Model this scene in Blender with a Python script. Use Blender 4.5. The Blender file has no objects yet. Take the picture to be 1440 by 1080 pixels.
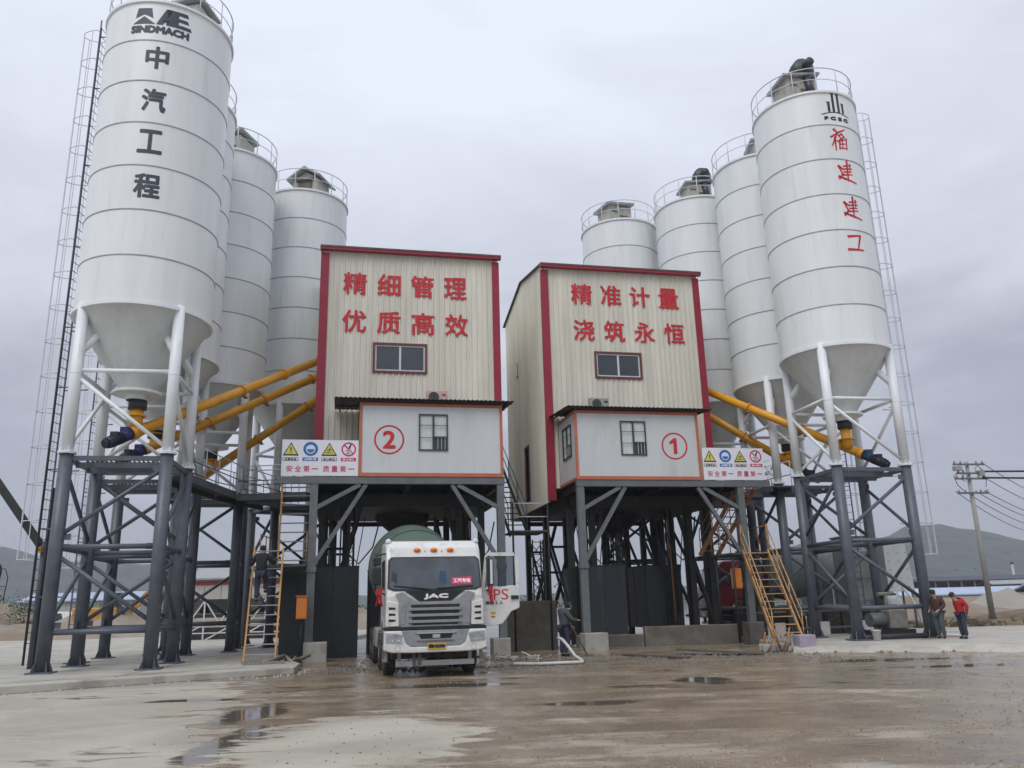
import bpy, bmesh, math, random
from mathutils import Vector, Matrix
random.seed(7)
R = math.radians
S = bpy.context.scene
C = S.collection

# ------------------------------------------------------------ camera
cam = bpy.data.cameras.new('camera'); camo = bpy.data.objects.new('camera', cam); C.objects.link(camo)
cam.sensor_width = 36; cam.lens = 28.75; cam.clip_start = 0.1; cam.clip_end = 6000
_p, _r = R(15.07), R(1.504)
F_ = Vector((0, math.cos(_p), math.sin(_p))); U_ = Vector((0, -math.sin(_p), math.cos(_p))); X_ = Vector((1, 0, 0))
xc = X_*math.cos(_r) - U_*math.sin(_r); yc = X_*math.sin(_r) + U_*math.cos(_r)
M = Matrix((xc, yc, -F_)).transposed().to_4x4(); M.translation = Vector((0, 0, 1.65))
camo.matrix_world = M; S.camera = camo

# ------------------------------------------------------------ world, overcast
W = bpy.data.worlds.new('World'); S.world = W; W.use_nodes = True
nt = W.node_tree; N = nt.nodes; Lk = nt.links; N.clear()
SUN_EL, SUN_AZ = 52, 205     # azimuth of the sun, degrees clockwise from +Y
out = N.new('ShaderNodeOutputWorld')
sky = N.new('ShaderNodeTexSky'); sky.sky_type = 'NISHITA'; sky.sun_disc = False
sky.sun_elevation = R(SUN_EL); sky.sun_rotation = R(SUN_AZ)
bg = N.new('ShaderNodeBackground'); bg.inputs[1].default_value = 0.09; Lk.new(sky.outputs[0], bg.inputs[0])
tc = N.new('ShaderNodeTexCoord'); sep = N.new('ShaderNodeSeparateXYZ'); Lk.new(tc.outputs['Generated'], sep.inputs[0])
mp = N.new('ShaderNodeMapping'); mp.inputs['Scale'].default_value = (1.0, 1.0, 2.6); Lk.new(tc.outputs['Generated'], mp.inputs[0])
nz = N.new('ShaderNodeTexNoise'); nz.inputs['Scale'].default_value = 2.0; nz.inputs['Detail'].default_value = 5; nz.inputs['Roughness'].default_value = 0.58
nz.inputs['Distortion'].default_value = 0.35
Lk.new(mp.outputs[0], nz.inputs[0])
ad = N.new('ShaderNodeMath'); ad.operation = 'MULTIPLY_ADD'; ad.inputs[1].default_value = 0.75; Lk.new(nz.outputs[0], ad.inputs[0]); 
sb = N.new('ShaderNodeMath'); sb.operation = 'SUBTRACT'; sb.inputs[1].default_value = 0.375; Lk.new(sep.outputs[2], sb.inputs[0]); Lk.new(sb.outputs[0], ad.inputs[2])
cr = N.new('ShaderNodeValToRGB'); e = cr.color_ramp.elements
e[0].position = 0.0; e[0].color = (0.255, 0.27, 0.325, 1)
e[1].position = 0.66; e[1].color = (0.66, 0.70, 0.79, 1)
e.new(0.17).color = (0.32, 0.338, 0.405, 1)
e.new(0.34).color = (0.49, 0.51, 0.59, 1)
e.new(0.50).color = (0.58, 0.61, 0.70, 1)
Lk.new(ad.outputs[0], cr.inputs[0])
bg2 = N.new('ShaderNodeBackground'); bg2.inputs[1].default_value = 1.0; Lk.new(cr.outputs[0], bg2.inputs[0])
mx = N.new('ShaderNodeMixShader'); mx.inputs[0].default_value = 0.95
Lk.new(bg.outputs[0], mx.inputs[1]); Lk.new(bg2.outputs[0], mx.inputs[2]); Lk.new(mx.outputs[0], out.inputs[0])

sun = bpy.data.lights.new('sun', 'SUN'); sun.energy = 1.1; sun.angle = R(35); sun.color = (1, 0.97, 0.93)
suno = bpy.data.objects.new('sun', sun); C.objects.link(suno)
az = R(SUN_AZ); el = R(SUN_EL)
sd = Vector((math.sin(az)*math.cos(el), math.cos(az)*math.cos(el), math.sin(el)))
suno.rotation_euler = sd.to_track_quat('Z', 'Y').to_euler()
S.view_settings.view_transform = 'Standard'; S.view_settings.look = 'None'
S.view_settings.exposure = 0.42; S.view_settings.gamma = 1; S.view_settings.use_curve_mapping = False
S.cycles.max_bounces = 8; S.cycles.volume_bounces = 1

# ------------------------------------------------------------ materials
MATS = {}
def pm(name, col, rough=0.6, metal=0.0, var=0.12, scale=3.0, bump=0.0, bscale=40, col2=None, thr=(0.45, 0.65), stretch=None, alpha=None, spec=0.5, coat=0):
    """principled + two octaves of noise variation; col2 = stain colour in shaped patches"""
    m = bpy.data.materials.new(name); m.use_nodes = True; n = m.node_tree.nodes; l = m.node_tree.links
    b = n['Principled BSDF']; b.inputs['Roughness'].default_value = rough; b.inputs['Metallic'].default_value = metal
    b.inputs['Specular IOR Level'].default_value = spec
    if coat: b.inputs['Coat Weight'].default_value = coat; b.inputs['Coat Roughness'].default_value = 0.15
    t = n.new('ShaderNodeTexCoord'); mpp = n.new('ShaderNodeMapping'); l.new(t.outputs['Object'], mpp.inputs[0])
    oi = n.new('ShaderNodeObjectInfo'); l.new(oi.outputs['Location'], mpp.inputs['Location'])
    if stretch: mpp.inputs['Scale'].default_value = stretch
    a = n.new('ShaderNodeTexNoise'); a.inputs['Scale'].default_value = scale; a.inputs['Detail'].default_value = 8; a.inputs['Roughness'].default_value = 0.62
    l.new(mpp.outputs[0], a.inputs[0])
    r = n.new('ShaderNodeMapRange'); r.inputs['From Min'].default_value = 0.3; r.inputs['From Max'].default_value = 0.7
    r.inputs['To Min'].default_value = 1-var; r.inputs['To Max'].default_value = 1+var; l.new(a.outputs[0], r.inputs[0])
    mu = n.new('ShaderNodeMix'); mu.data_type = 'RGBA'; mu.blend_type = 'MULTIPLY'; mu.inputs[0].default_value = 1
    mu.inputs[6].default_value = (*col, 1)
    cmb = n.new('ShaderNodeCombineColor')
    rr = n.new('ShaderNodeMapRange'); rr.inputs['To Min'].default_value = 1-min(.045, var*.5); rr.inputs['To Max'].default_value = 1+min(.045, var*.5); l.new(oi.outputs['Random'], rr.inputs[0])
    pr_ = n.new('ShaderNodeMath'); pr_.operation = 'MULTIPLY'; l.new(r.outputs[0], pr_.inputs[0]); l.new(rr.outputs[0], pr_.inputs[1])
    for i in range(3): l.new(pr_.outputs[0], cmb.inputs[i])
    l.new(cmb.outputs[0], mu.inputs[7]); last = mu.outputs[2]
    if col2:
        a2 = n.new('ShaderNodeTexNoise'); a2.inputs['Scale'].default_value = scale*1.7; a2.inputs['Detail'].default_value = 10; a2.inputs['Roughness'].default_value = 0.7
        l.new(mpp.outputs[0], a2.inputs[0])
        r2 = n.new('ShaderNodeMapRange'); r2.inputs['From Min'].default_value = thr[0]; r2.inputs['From Max'].default_value = thr[1]; l.new(a2.outputs[0], r2.inputs[0])
        m2 = n.new('ShaderNodeMix'); m2.data_type = 'RGBA'; l.new(r2.outputs[0], m2.inputs[0]); l.new(last, m2.inputs[6]); m2.inputs[7].default_value = (*col2, 1)
        last = m2.outputs[2]
    l.new(last, b.inputs['Base Color'])
    if bump:
        a3 = n.new('ShaderNodeTexNoise'); a3.inputs['Scale'].default_value = bscale; a3.inputs['Detail'].default_value = 6; l.new(t.outputs['Object'], a3.inputs[0])
        bp = n.new('ShaderNodeBump'); bp.inputs['Strength'].default_value = bump; bp.inputs['Distance'].default_value = 0.02
        l.new(a3.outputs[0], bp.inputs['Height']); l.new(bp.outputs[0], b.inputs['Normal'])
    MATS[name] = m; return m

pm('silo_paint', (0.76, 0.785, 0.79), 0.34, var=0.055, scale=1.7, col2=(0.60, 0.61, 0.595), thr=(0.54, 0.85), stretch=(1, 1, 0.10))
pm('white_steel', (0.76, 0.785, 0.80), 0.4, var=0.06, scale=2, col2=(0.40, 0.40, 0.39), thr=(0.60, 0.82), stretch=(1, 1, 0.4))
pm('seam_paint', (0.34, 0.36, 0.39), 0.5, var=0.15)
pm('cone_paint', (0.56, 0.58, 0.57), 0.5, var=0.08, scale=1, col2=(0.42, 0.43, 0.40), thr=(0.5, 0.8), stretch=(1, 1, 0.3))
pm('rail_paint', (0.58, 0.60, 0.64), 0.45, var=0.08)
pm('dark_steel', (0.085, 0.098, 0.122), 0.42, var=0.2, scale=3, col2=(0.13, 0.125, 0.115), thr=(0.55, 0.8), bump=0.05)
pm('frame_steel', (0.125, 0.14, 0.145), 0.45, var=0.2, scale=3, col2=(0.16, 0.14, 0.11), thr=(0.55, 0.8), bump=0.05)
pm('frame_steel_dark', (0.014, 0.016, 0.016), 0.6, var=0.3, scale=3, col2=(0.035, 0.032, 0.028), thr=(0.5, 0.8), bump=0.05)  # near-black copy of the frame steel: shade under the towers put into the colour
pm('sheet_dark', (0.022, 0.028, 0.036), 0.5, var=0.25, scale=1.5, col2=(0.06, 0.06, 0.055), thr=(0.52, 0.8), stretch=(1, 1, 0.2))
pm('grating', (0.07, 0.075, 0.075), 0.7, var=0.3, scale=6, col2=(0.13, 0.12, 0.10), thr=(0.5, 0.7))
pm('cladding', (0.66, 0.635, 0.545), 0.5, var=0.13, scale=1.8, col2=(0.48, 0.455, 0.385), thr=(0.5, 0.85), stretch=(1, 1, 0.09))
pm('trim_red', (0.29, 0.014, 0.036), 0.45, var=0.15, scale=2)
pm('trim_orange', (0.49, 0.125, 0.075), 0.5, var=0.2, scale=2.5, col2=(0.42, 0.16, 0.07), thr=(0.4, 0.7), stretch=(1, 1, 1))
pm('cabin_panel', (0.56, 0.585, 0.585), 0.45, var=0.05, scale=0.8, col2=(0.42, 0.44, 0.43), thr=(0.5, 0.85), stretch=(1, 1, 0.3))
pm('letter_red', (0.54, 0.014, 0.026), 0.5, var=0.3, scale=6, col2=(0.34, 0.10, 0.09), thr=(0.56, 0.75))
pm('letter_dark', (0.035, 0.045, 0.065), 0.5, var=0.2)
pm('letter_black', (0.02, 0.02, 0.02), 0.5)
pm('letter_white', (0.8, 0.8, 0.8), 0.5, var=0.03)
pm('ac_pink', (0.50, 0.36, 0.34), 0.5, var=0.2, scale=6)
pm('ac_grey', (0.30, 0.31, 0.29), 0.5, var=0.2, scale=6)
pm('window_frame_white', (0.62, 0.62, 0.62), 0.4, var=0.05)
pm('window_trim', (0.13, 0.035, 0.04), 0.5, var=0.2)
pm('bar_dark', (0.04, 0.05, 0.055), 0.4, var=0.2)
pm('bar_light', (0.5, 0.5, 0.5), 0.4, var=0.1)
pm('glass_dark', (0.035, 0.045, 0.055), 0.06, var=0.3, scale=1.0, spec=0.8)
pm('curtain', (0.55, 0.60, 0.58), 0.8, var=0.15, scale=8, stretch=(3, 3, 0.3))
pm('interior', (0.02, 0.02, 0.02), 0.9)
pm('roof_sheet', (0.09, 0.085, 0.07), 0.7, var=0.3, scale=4, col2=(0.18, 0.11, 0.07), thr=(0.5, 0.7))
pm('roof_grey', (0.30, 0.31, 0.31), 0.6, var=0.2, scale=4, col2=(0.18, 0.18, 0.17), thr=(0.5, 0.7))
pm('duct_box', (0.42, 0.41, 0.36), 0.6, var=0.12, scale=4, col2=(0.25, 0.24, 0.2), thr=(0.5, 0.75), stretch=(1, 1, 0.3))
pm('fan_black', (0.03, 0.033, 0.045), 0.45, var=0.2)
pm('screw_yellow', (0.72, 0.33, 0.012), 0.38, var=0.12, scale=2, col2=(0.36, 0.18, 0.05), thr=(0.58, 0.8), coat=0.2)
pm('motor_blue', (0.02, 0.025, 0.12), 0.45, var=0.25, scale=6)
pm('motor_dark', (0.022, 0.025, 0.045), 0.45, var=0.25, scale=6)
pm('motor_teal', (0.01, 0.05, 0.10), 0.45, var=0.25, scale=6)
pm('rail_yellow', (0.55, 0.27, 0.04), 0.5, var=0.2, scale=5, col2=(0.25, 0.16, 0.09), thr=(0.52, 0.72))
pm('rail_rusty', (0.36, 0.17, 0.07), 0.6, var=0.25, scale=5, col2=(0.12, 0.08, 0.06), thr=(0.5, 0.7))
pm('rail_tan', (0.47, 0.27, 0.11), 0.6, var=0.25, scale=4, col2=(0.22, 0.12, 0.06), thr=(0.5, 0.7))
pm('tread_grey', (0.33, 0.33, 0.34), 0.6, var=0.2, scale=6)
pm('concrete', (0.36, 0.35, 0.32), 0.85, var=0.15, scale=1.2, col2=(0.22, 0.205, 0.18), thr=(0.5, 0.75), bump=0.25, bscale=18)
pm('concrete_wet', (0.11, 0.10, 0.085), 0.5, var=0.25, scale=1.2, col2=(0.20, 0.18, 0.15), thr=(0.5, 0.75), bump=0.25, bscale=18)
pm('concrete_dark', (0.06, 0.055, 0.045), 0.7, var=0.3, scale=1.2, col2=(0.10, 0.09, 0.075), thr=(0.5, 0.75), bump=0.25, bscale=18)
pm('lilac_block', (0.34, 0.29, 0.37), 0.8, var=0.15, scale=4, bump=0.2)
pm('sign_white', (0.74, 0.74, 0.80), 0.4, var=0.03)
pm('sign_yellow', (0.62, 0.58, 0.10), 0.4, var=0.05)
pm('sign_blue', (0.03, 0.15, 0.45), 0.4, var=0.05)
pm('sign_red', (0.55, 0.02, 0.10), 0.4, var=0.05)
pm('truck_white', (0.68, 0.68, 0.66), 0.3, var=0.07, scale=3, col2=(0.40, 0.37, 0.32), thr=(0.52, 0.78), coat=0.4)
pm('truck_grey', (0.26, 0.27, 0.285), 0.4, var=0.12, col2=(0.14, 0.135, 0.125), thr=(0.5, 0.8))
pm('truck_black', (0.018, 0.019, 0.022), 0.35, var=0.3)
pm('truck_under', (0.06, 0.055, 0.05), 0.8, var=0.4, scale=4, col2=(0.14, 0.12, 0.10), thr=(0.5, 0.7))
pm('windshield', (0.045, 0.055, 0.065), 0.05, var=0.5, scale=1.3, spec=0.8)
pm('drum_green', (0.075, 0.115, 0.09), 0.5, var=0.12, scale=1.2, col2=(0.12, 0.15, 0.12), thr=(0.5, 0.8))
pm('drum_grey', (0.24, 0.255, 0.245), 0.55, var=0.15, scale=1, col2=(0.10, 0.10, 0.09), thr=(0.5, 0.75))
pm('lamp_orange', (0.75, 0.20, 0.02), 0.25, var=0.1)
pm('chrome', (0.55, 0.56, 0.58), 0.18, metal=0.6, var=0.1)
pm('lens_grey', (0.30, 0.32, 0.34), 0.12, var=0.4, scale=9)
pm('plate_yellow', (0.62, 0.38, 0.03), 0.4, var=0.05)
pm('ribbon_red', (0.42, 0.012, 0.02), 0.7, var=0.2)
pm('tyre', (0.035, 0.033, 0.03), 0.85, var=0.3, scale=6, col2=(0.14, 0.12, 0.095), thr=(0.5, 0.68))
pm('rim', (0.22, 0.21, 0.19), 0.6, var=0.3, col2=(0.12, 0.10, 0.08), thr=(0.5, 0.7))
pm('truck_red', (0.22, 0.015, 0.022), 0.45, var=0.25, scale=3)
pm('box_orange', (0.62, 0.20, 0.03), 0.45, var=0.1)
pm('skin', (0.42, 0.25, 0.17), 0.6, var=0.05)
pm('hair', (0.012, 0.011, 0.010), 0.6)
pm('cloth_black', (0.018, 0.018, 0.022), 0.85, var=0.3, scale=8)
pm('cloth_navy', (0.03, 0.035, 0.06), 0.85, var=0.2, scale=8)
pm('cloth_grey', (0.075, 0.085, 0.10), 0.85, var=0.2, scale=8)
pm('cloth_maroon', (0.07, 0.035, 0.035), 0.85, var=0.2, scale=8)
pm('cloth_red', (0.40, 0.015, 0.02), 0.85, var=0.15, scale=8)
pm('hose_white', (0.62, 0.61, 0.57), 0.5, var=0.1)
pm('pipe_grey', (0.24, 0.225, 0.20), 0.7, var=0.25, scale=5)
pm('pole_concrete', (0.30, 0.30, 0.275), 0.8, var=0.1, scale=2)
pm('wire_black', (0.03, 0.03, 0.035), 0.6)
pm('insulator', (0.30, 0.30, 0.30), 0.4)
pm('hill_green', (0.028, 0.042, 0.042), 0.9, var=0.6, scale=0.05, col2=(0.055, 0.065, 0.05), thr=(0.5, 0.6))
pm('dirt', (0.21, 0.165, 0.12), 0.95, var=0.2, scale=0.15, col2=(0.28, 0.25, 0.21), thr=(0.45, 0.65), bump=0.5, bscale=3)
pm('sand', (0.30, 0.28, 0.25), 0.95, var=0.1, scale=0.3, bump=0.4, bscale=4)
pm('rubble', (0.19, 0.13, 0.085), 0.95, var=0.4, scale=1.5, col2=(0.10, 0.10, 0.05), thr=(0.45, 0.6), bump=0.6, bscale=5)
pm('shed_wall', (0.42, 0.41, 0.37), 0.7, var=0.08, scale=0.4)
pm('shed_dark', (0.055, 0.058, 0.085), 0.7, var=0.2, scale=0.4)
pm('shed_blue', (0.34, 0.40, 0.52), 0.6, var=0.1, scale=0.4)
pm('leaf', (0.045, 0.085, 0.03), 0.7, var=0.35, scale=2)
pm('bark', (0.07, 0.055, 0.04), 0.9, var=0.2)
pm('excavator_paint', (0.50, 0.22, 0.02), 0.5, var=0.15)
pm('plastic_white', (0.65, 0.65, 0.65), 0.4)
pm('wood', (0.10, 0.075, 0.055), 0.8, var=0.3, scale=4)

def ground_mat():
    m = bpy.data.materials.new('yard_ground'); m.use_nodes = True; n = m.node_tree.nodes; l = m.node_tree.links
    b = n['Principled BSDF']; t = n.new('ShaderNodeTexCoord'); P = t.outputs['Object']
    def noise(sc, det=8, ro=0.6, st=None, dist=0.0):
        a = n.new('ShaderNodeTexNoise'); a.inputs['Scale'].default_value = sc; a.inputs['Detail'].default_value = det; a.inputs['Roughness'].default_value = ro; a.inputs['Distortion'].default_value = dist
        if st:
            k = n.new('ShaderNodeMapping'); k.inputs['Scale'].default_value = st; l.new(P, k.inputs[0]); l.new(k.outputs[0], a.inputs[0])
        else: l.new(P, a.inputs[0])
        return a.outputs[0]
    def mr(v, a, b_, c=0, d=1):
        r = n.new('ShaderNodeMapRange'); r.interpolation_type = 'SMOOTHSTEP'
        r.inputs['From Min'].default_value = a; r.inputs['From Max'].default_value = b_; r.inputs['To Min'].default_value = c; r.inputs['To Max'].default_value = d
        l.new(v, r.inputs[0]); return r.outputs[0]
    def ma(op, a, b_):
        k = n.new('ShaderNodeMath'); k.operation = op
        for i, v in enumerate((a, b_)):
            if isinstance(v, (int, float)): k.inputs[i].default_value = v
            elif v is not None: l.new(v, k.inputs[i])
        return k.outputs[0]
    def mix(f, a, b_):
        k = n.new('ShaderNodeMix'); k.data_type = 'RGBA'; l.new(f, k.inputs[0])
        for i, v in ((6, a), (7, b_)):
            if isinstance(v, tuple): k.inputs[i].default_value = (*v, 1)
            else: l.new(v, k.inputs[i])
        return k.outputs[2]
    sx = n.new('ShaderNodeSeparateXYZ'); l.new(P, sx.inputs[0]); X, Y = sx.outputs[0], sx.outputs[1]
    big = noise(0.33, 6, 0.55, dist=0.6); mid = noise(0.9, 8, 0.62, dist=0.5); fine = noise(6, 8, 0.7); grit = noise(45, 3, 0.6)
    # driving bands run left to right in front of the plant: stretched noise
    band = noise(1.0, 6, 0.55, (0.16, 0.75, 1), dist=0.8)
    band2 = noise(1.0, 8, 0.62, (0.5, 1.6, 1), dist=0.9)
    # dry pale concrete on the left: X + 0.31 Y + 0.9 < noise
    d1 = ma('ADD', ma('MULTIPLY', Y, 0.33), ma('ADD', X, 0.2))
    d1 = ma('ADD', d1, ma('MULTIPLY', ma('SUBTRACT', mid, 0.5), 4.5))
    d1 = ma('ADD', d1, ma('MULTIPLY', ma('SUBTRACT', band2, 0.5), 5.0))
    dry = mr(d1, 0.15, -0.15)
    # dry islands elsewhere, fewer toward the plant
    v = ma('ADD', ma('MULTIPLY', band, 0.55), ma('MULTIPLY', band2, 0.45))
    thr = ma('MULTIPLY', Y, 0.0022)
    v = ma('ADD', ma('MULTIPLY', v, 0.8), ma('MULTIPLY', mid, 0.2)); isl = mr(ma('SUBTRACT', v, thr), 0.505, 0.57)
    # one dry patch left of the middle
    dx = ma('MULTIPLY', ma('ADD', X, 2.15), 0.60); dy = ma('MULTIPLY', ma('SUBTRACT', Y, 11.6), 0.36)
    rr = ma('ADD', ma('MULTIPLY', dx, dx), ma('MULTIPLY', dy, dy)); rr = ma('ADD', rr, ma('MULTIPLY', ma('SUBTRACT', band2, 0.5), 3.2))
    isl2 = mr(rr, 0.95, 0.7)
    pale = ma('MAXIMUM', dry, ma('MAXIMUM', ma('MULTIPLY', isl, 0.75), isl2))
    wetc = mix(mr(mid, 0.35, 0.65), (0.210, 0.160, 0.106), (0.305, 0.242, 0.168))
    speck = noise(16, 4, 0.75); wetc = mix(ma('MULTIPLY', mr(speck, 0.56, 0.64), mr(band, 0.5, 0.6)), wetc, (0.40, 0.36, 0.30))
    wetc = mix(mr(fine, 0.5, 0.8, 0, 0.5), wetc, (0.155, 0.115, 0.08))
    dryc = mix(mr(big, 0.35, 0.65), (0.33, 0.30, 0.245), (0.46, 0.425, 0.355))
    dryc = mix(mr(fine, 0.5, 0.85, 0, 0.45), dryc, (0.28, 0.25, 0.21))
    col = mix(pale, wetc, dryc)
    # tyre tracks left by trucks turning out of the bays
    def tracks(cx, cy, rad):
        a = ma('ADD', X, -cx); c = ma('ADD', Y, -cy); d = ma('SQRT', ma('ADD', ma('MULTIPLY', a, a), ma('MULTIPLY', c, c)), None)
        d = ma('ADD', d, ma('MULTIPLY', ma('SUBTRACT', big, 0.5), 1.1)); o_ = None
        for k in (-1.0, 1.0):
            q = mr(ma('ABSOLUTE', ma('SUBTRACT', d, rad+k), None), 0.24, 0.10); o_ = q if o_ is None else ma('MAXIMUM', o_, q)
        return ma('MULTIPLY', o_, mr(mid, 0.42, 0.58))
    trk = ma('MAXIMUM', tracks(11.5, 19.5, 13.4), ma('MAXIMUM', tracks(14.0, 17.0, 13.9), tracks(26, 26.5, 20.5)))
    col = mix(ma('MULTIPLY', trk, 0.45), col, (0.17, 0.135, 0.10))
    # puddles
    pn = ma('ADD', ma('MULTIPLY', big, 0.4), ma('MULTIPLY', band2, 0.6))
    pud = mr(ma('ADD', pn, ma('MULTIPLY', Y, 0.0028)), 0.60, 0.68)
    def pool(cx, cy, ax, ay):
        a = ma('MULTIPLY', ma('ADD', X, -cx), 1/ax); c = ma('MULTIPLY', ma('ADD', Y, -cy), 1/ay)
        q = ma('ADD', ma('ADD', ma('MULTIPLY', a, a), ma('MULTIPLY', c, c)), ma('MULTIPLY', ma('SUBTRACT', band2, 0.5), 3.5))
        return mr(q, 1.05, 0.45)
    for pl in ((-4.45, 14.6, 0.6, 1.6), (-3.75, 11.5, 0.4, 2.2), (3.9, 18.4, .7, 1.0), (-1.4, 18.6, 1.6, 0.5), (9.5, 22.6, 2.2, .6), (-6.4, 16.9, 1.0, 0.3), (10.5, 20.2, 2.4, 0.4), (1.2, 14.8, 1.1, .35)):
        pud = ma('MAXIMUM', pud, pool(*pl))
    pud = ma('MULTIPLY', pud, ma('SUBTRACT', 1.0, isl2))
    col = mix(ma('MULTIPLY', pud, 0.85), col, (0.095, 0.078, 0.06))
    # far away: yard turns to plain earth
    far = mr(Y, 42, 60)
    col = mix(far, col, (0.20, 0.17, 0.14))
    l.new(col, b.inputs['Base Color'])
    wetf = mr(band, 0.42, 0.62)
    rough = ma('ADD', ma('MULTIPLY', pale, 0.34), ma('ADD', ma('ADD', 0.13, ma('MULTIPLY', wetf, 0.18)), ma('MULTIPLY', ma('SUBTRACT', fine, 0.5), 0.5)))
    kk = n.new('ShaderNodeMix'); kk.data_type = 'FLOAT'; l.new(pud, kk.inputs[0]); l.new(rough, kk.inputs[2]); kk.inputs[3].default_value = 0.07
    l.new(kk.outputs[0], b.inputs['Roughness'])
    h = ma('ADD', ma('MULTIPLY', ma('SUBTRACT', fine, ma('MULTIPLY', trk, 0.5)), 0.7), ma('ADD', ma('MULTIPLY', grit, 0.25), ma('MULTIPLY', mid, 1.5)))
    bp = n.new('ShaderNodeBump'); bp.inputs['Distance'].default_value = 0.05
    l.new(ma('MULTIPLY', mr(pud, 0, 1, 1.0, 0.012), mr(wetf, 0, 1, 0.3, 0.9)), bp.inputs['Strength']); l.new(h, bp.inputs['Height']); l.new(bp.outputs[0], b.inputs['Normal'])
    MATS['yard_ground'] = m
ground_mat()
pm('pad_concrete', (0.42, 0.40, 0.35), 0.7, var=0.14, scale=0.5, col2=(0.23, 0.205, 0.17), thr=(0.49, 0.72), bump=0.35, bscale=9)

# ------------------------------------------------------------ mesh builder
class MB:
    def __init__(s): s.v = []; s.f = []; s.sm = []
    def add(s, vs, fs, sm=False):
        k = len(s.v); s.v += [tuple(p) for p in vs]; s.f += [tuple(i+k for i in f) for f in fs]; s.sm += [sm]*len(fs); return s
    def box(s, c, d, rz=0, mat=None):
        x, y, z = d[0]/2, d[1]/2, d[2]/2
        vs = [Vector((a*x, b*y, e_*z)) for e_ in (-1, 1) for b in (-1, 1) for a in (-1, 1)]
        if rz: q = Matrix.Rotation(rz, 3, 'Z'); vs = [q @ v for v in vs]
        if mat: vs = [mat @ v for v in vs]
        c = Vector(c)
        return s.add([v+c for v in vs], [(0, 2, 3, 1), (4, 5, 7, 6), (0, 1, 5, 4), (2, 6, 7, 3), (0, 4, 6, 2), (1, 3, 7, 5)])
    def bx(s, x0, x1, y0, y1, z0, z1): return s.box(((x0+x1)/2, (y0+y1)/2, (z0+z1)/2), (x1-x0, y1-y0, z1-z0))
    @staticmethod
    def basis(a, b):
        d = (Vector(b)-Vector(a)).normalized(); up = Vector((0, 0, 1)) if abs(d.z) < 0.98 else Vector((0, 1, 0))
        u = d.cross(up).normalized(); w = u.cross(d).normalized(); return d, u, w
    def bar(s, a, b, w, h):
        d, u, k = s.basis(a, b); a, b = Vector(a), Vector(b)
        vs = [p + u*(i*w/2) + k*(j*h/2) for p in (a, b) for i, j in ((-1, -1), (1, -1), (1, 1), (-1, 1))]
        return s.add(vs, [(0, 3, 2, 1), (4, 5, 6, 7), (0, 1, 5, 4), (1, 2, 6, 5), (2, 3, 7, 6), (3, 0, 4, 7)])
    def tube(s, a, b, r, n=10, r2=None):
        r2 = r if r2 is None else r2; d, u, k = s.basis(a, b); a, b = Vector(a), Vector(b)
        vs = [p + (u*math.cos(2*math.pi*i/n)+k*math.sin(2*math.pi*i/n))*q for p, q in ((a, r), (b, r2)) for i in range(n)]
        s.add(vs, [(i, (i+1) % n, n+(i+1) % n, n+i) for i in range(n)], True)
        o = len(s.v)-2*n
        s.f += [tuple(o+i for i in reversed(range(n))), tuple(o+n+i for i in range(n))]; s.sm += [False, False]; return s
    def path(s, pts, r, n=6, closed=False):
        pts = [Vector(p) for p in pts]; m = len(pts); rings = []
        u = None
        for i, p in enumerate(pts):
            if closed: t = pts[(i+1) % m]-pts[i-1]
            else: t = pts[min(i+1, m-1)]-pts[max(i-1, 0)]
            t.normalize()
            if u is None:
                up = Vector((0, 0, 1)) if abs(t.z) < 0.9 else Vector((1, 0, 0)); u = t.cross(up).normalized()
            else: u = (u - t*u.dot(t)).normalized()
            w = t.cross(u)
            rings.append([p+(u*math.cos(2*math.pi*j/n)+w*math.sin(2*math.pi*j/n))*r for j in range(n)])
        vs = [v for g in rings for v in g]; fs = []
        for i in range(m if closed else m-1):
            a, b = i*n, ((i+1) % m)*n
            fs += [(a+j, a+(j+1) % n, b+(j+1) % n, b+j) for j in range(n)]
        return s.add(vs, fs, True)
    def lathe(s, prof, n=32, mat=None, sm=True):
        vs = []; m = len(prof)
        for r, z in prof:
            for i in range(n):
                v = Vector((r*math.cos(2*math.pi*i/n), r*math.sin(2*math.pi*i/n), z)); vs.append(mat @ v if mat else v)
        fs = [(j*n+i, j*n+(i+1) % n, (j+1)*n+(i+1) % n, (j+1)*n+i) for j in range(m-1) for i in range(n)]
        return s.add(vs, fs, sm)
    def prism(s, poly, y0, y1, axis='y', mat=None):
        """poly in (x,z) extruded along y (axis 'y'), or in (y,z) along x, or (x,y) along z"""
        n = len(poly)
        def P(a, b, t):
            return Vector({'y': (a, t, b), 'x': (t, a, b), 'z': (a, b, t)}[axis])
        vs = [P(a, b, t) for t in (y0, y1) for a, b in poly]
        if mat: vs = [mat @ v for v in vs]
        fs = [tuple(range(n)), tuple(reversed(range(n, 2*n)))]+[(i, n+i, n+(i+1) % n, (i+1) % n) for i in range(n)]
        return s.add(vs, fs)
    def mesh(s, name):
        me = bpy.data.meshes.new(name); me.from_pydata(s.v, [], s.f); me.polygons.foreach_set('use_smooth', s.sm); me.update(); return me
    def build(s, name, mat, parent=None, label=None, bevel=0, kind=None):
        o = bpy.data.objects.new(name, s.mesh(name)); o.data.materials.append(MATS[mat]); C.objects.link(o)
        if parent: o.parent = parent
        if label: o['label'] = label
        if kind: o['kind'] = kind
        if bevel:
            b = o.modifiers.new('bevel', 'BEVEL'); b.width = bevel; b.segments = 2; b.limit_method = 'ANGLE'; b.angle_limit = R(35)
        return o

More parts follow.
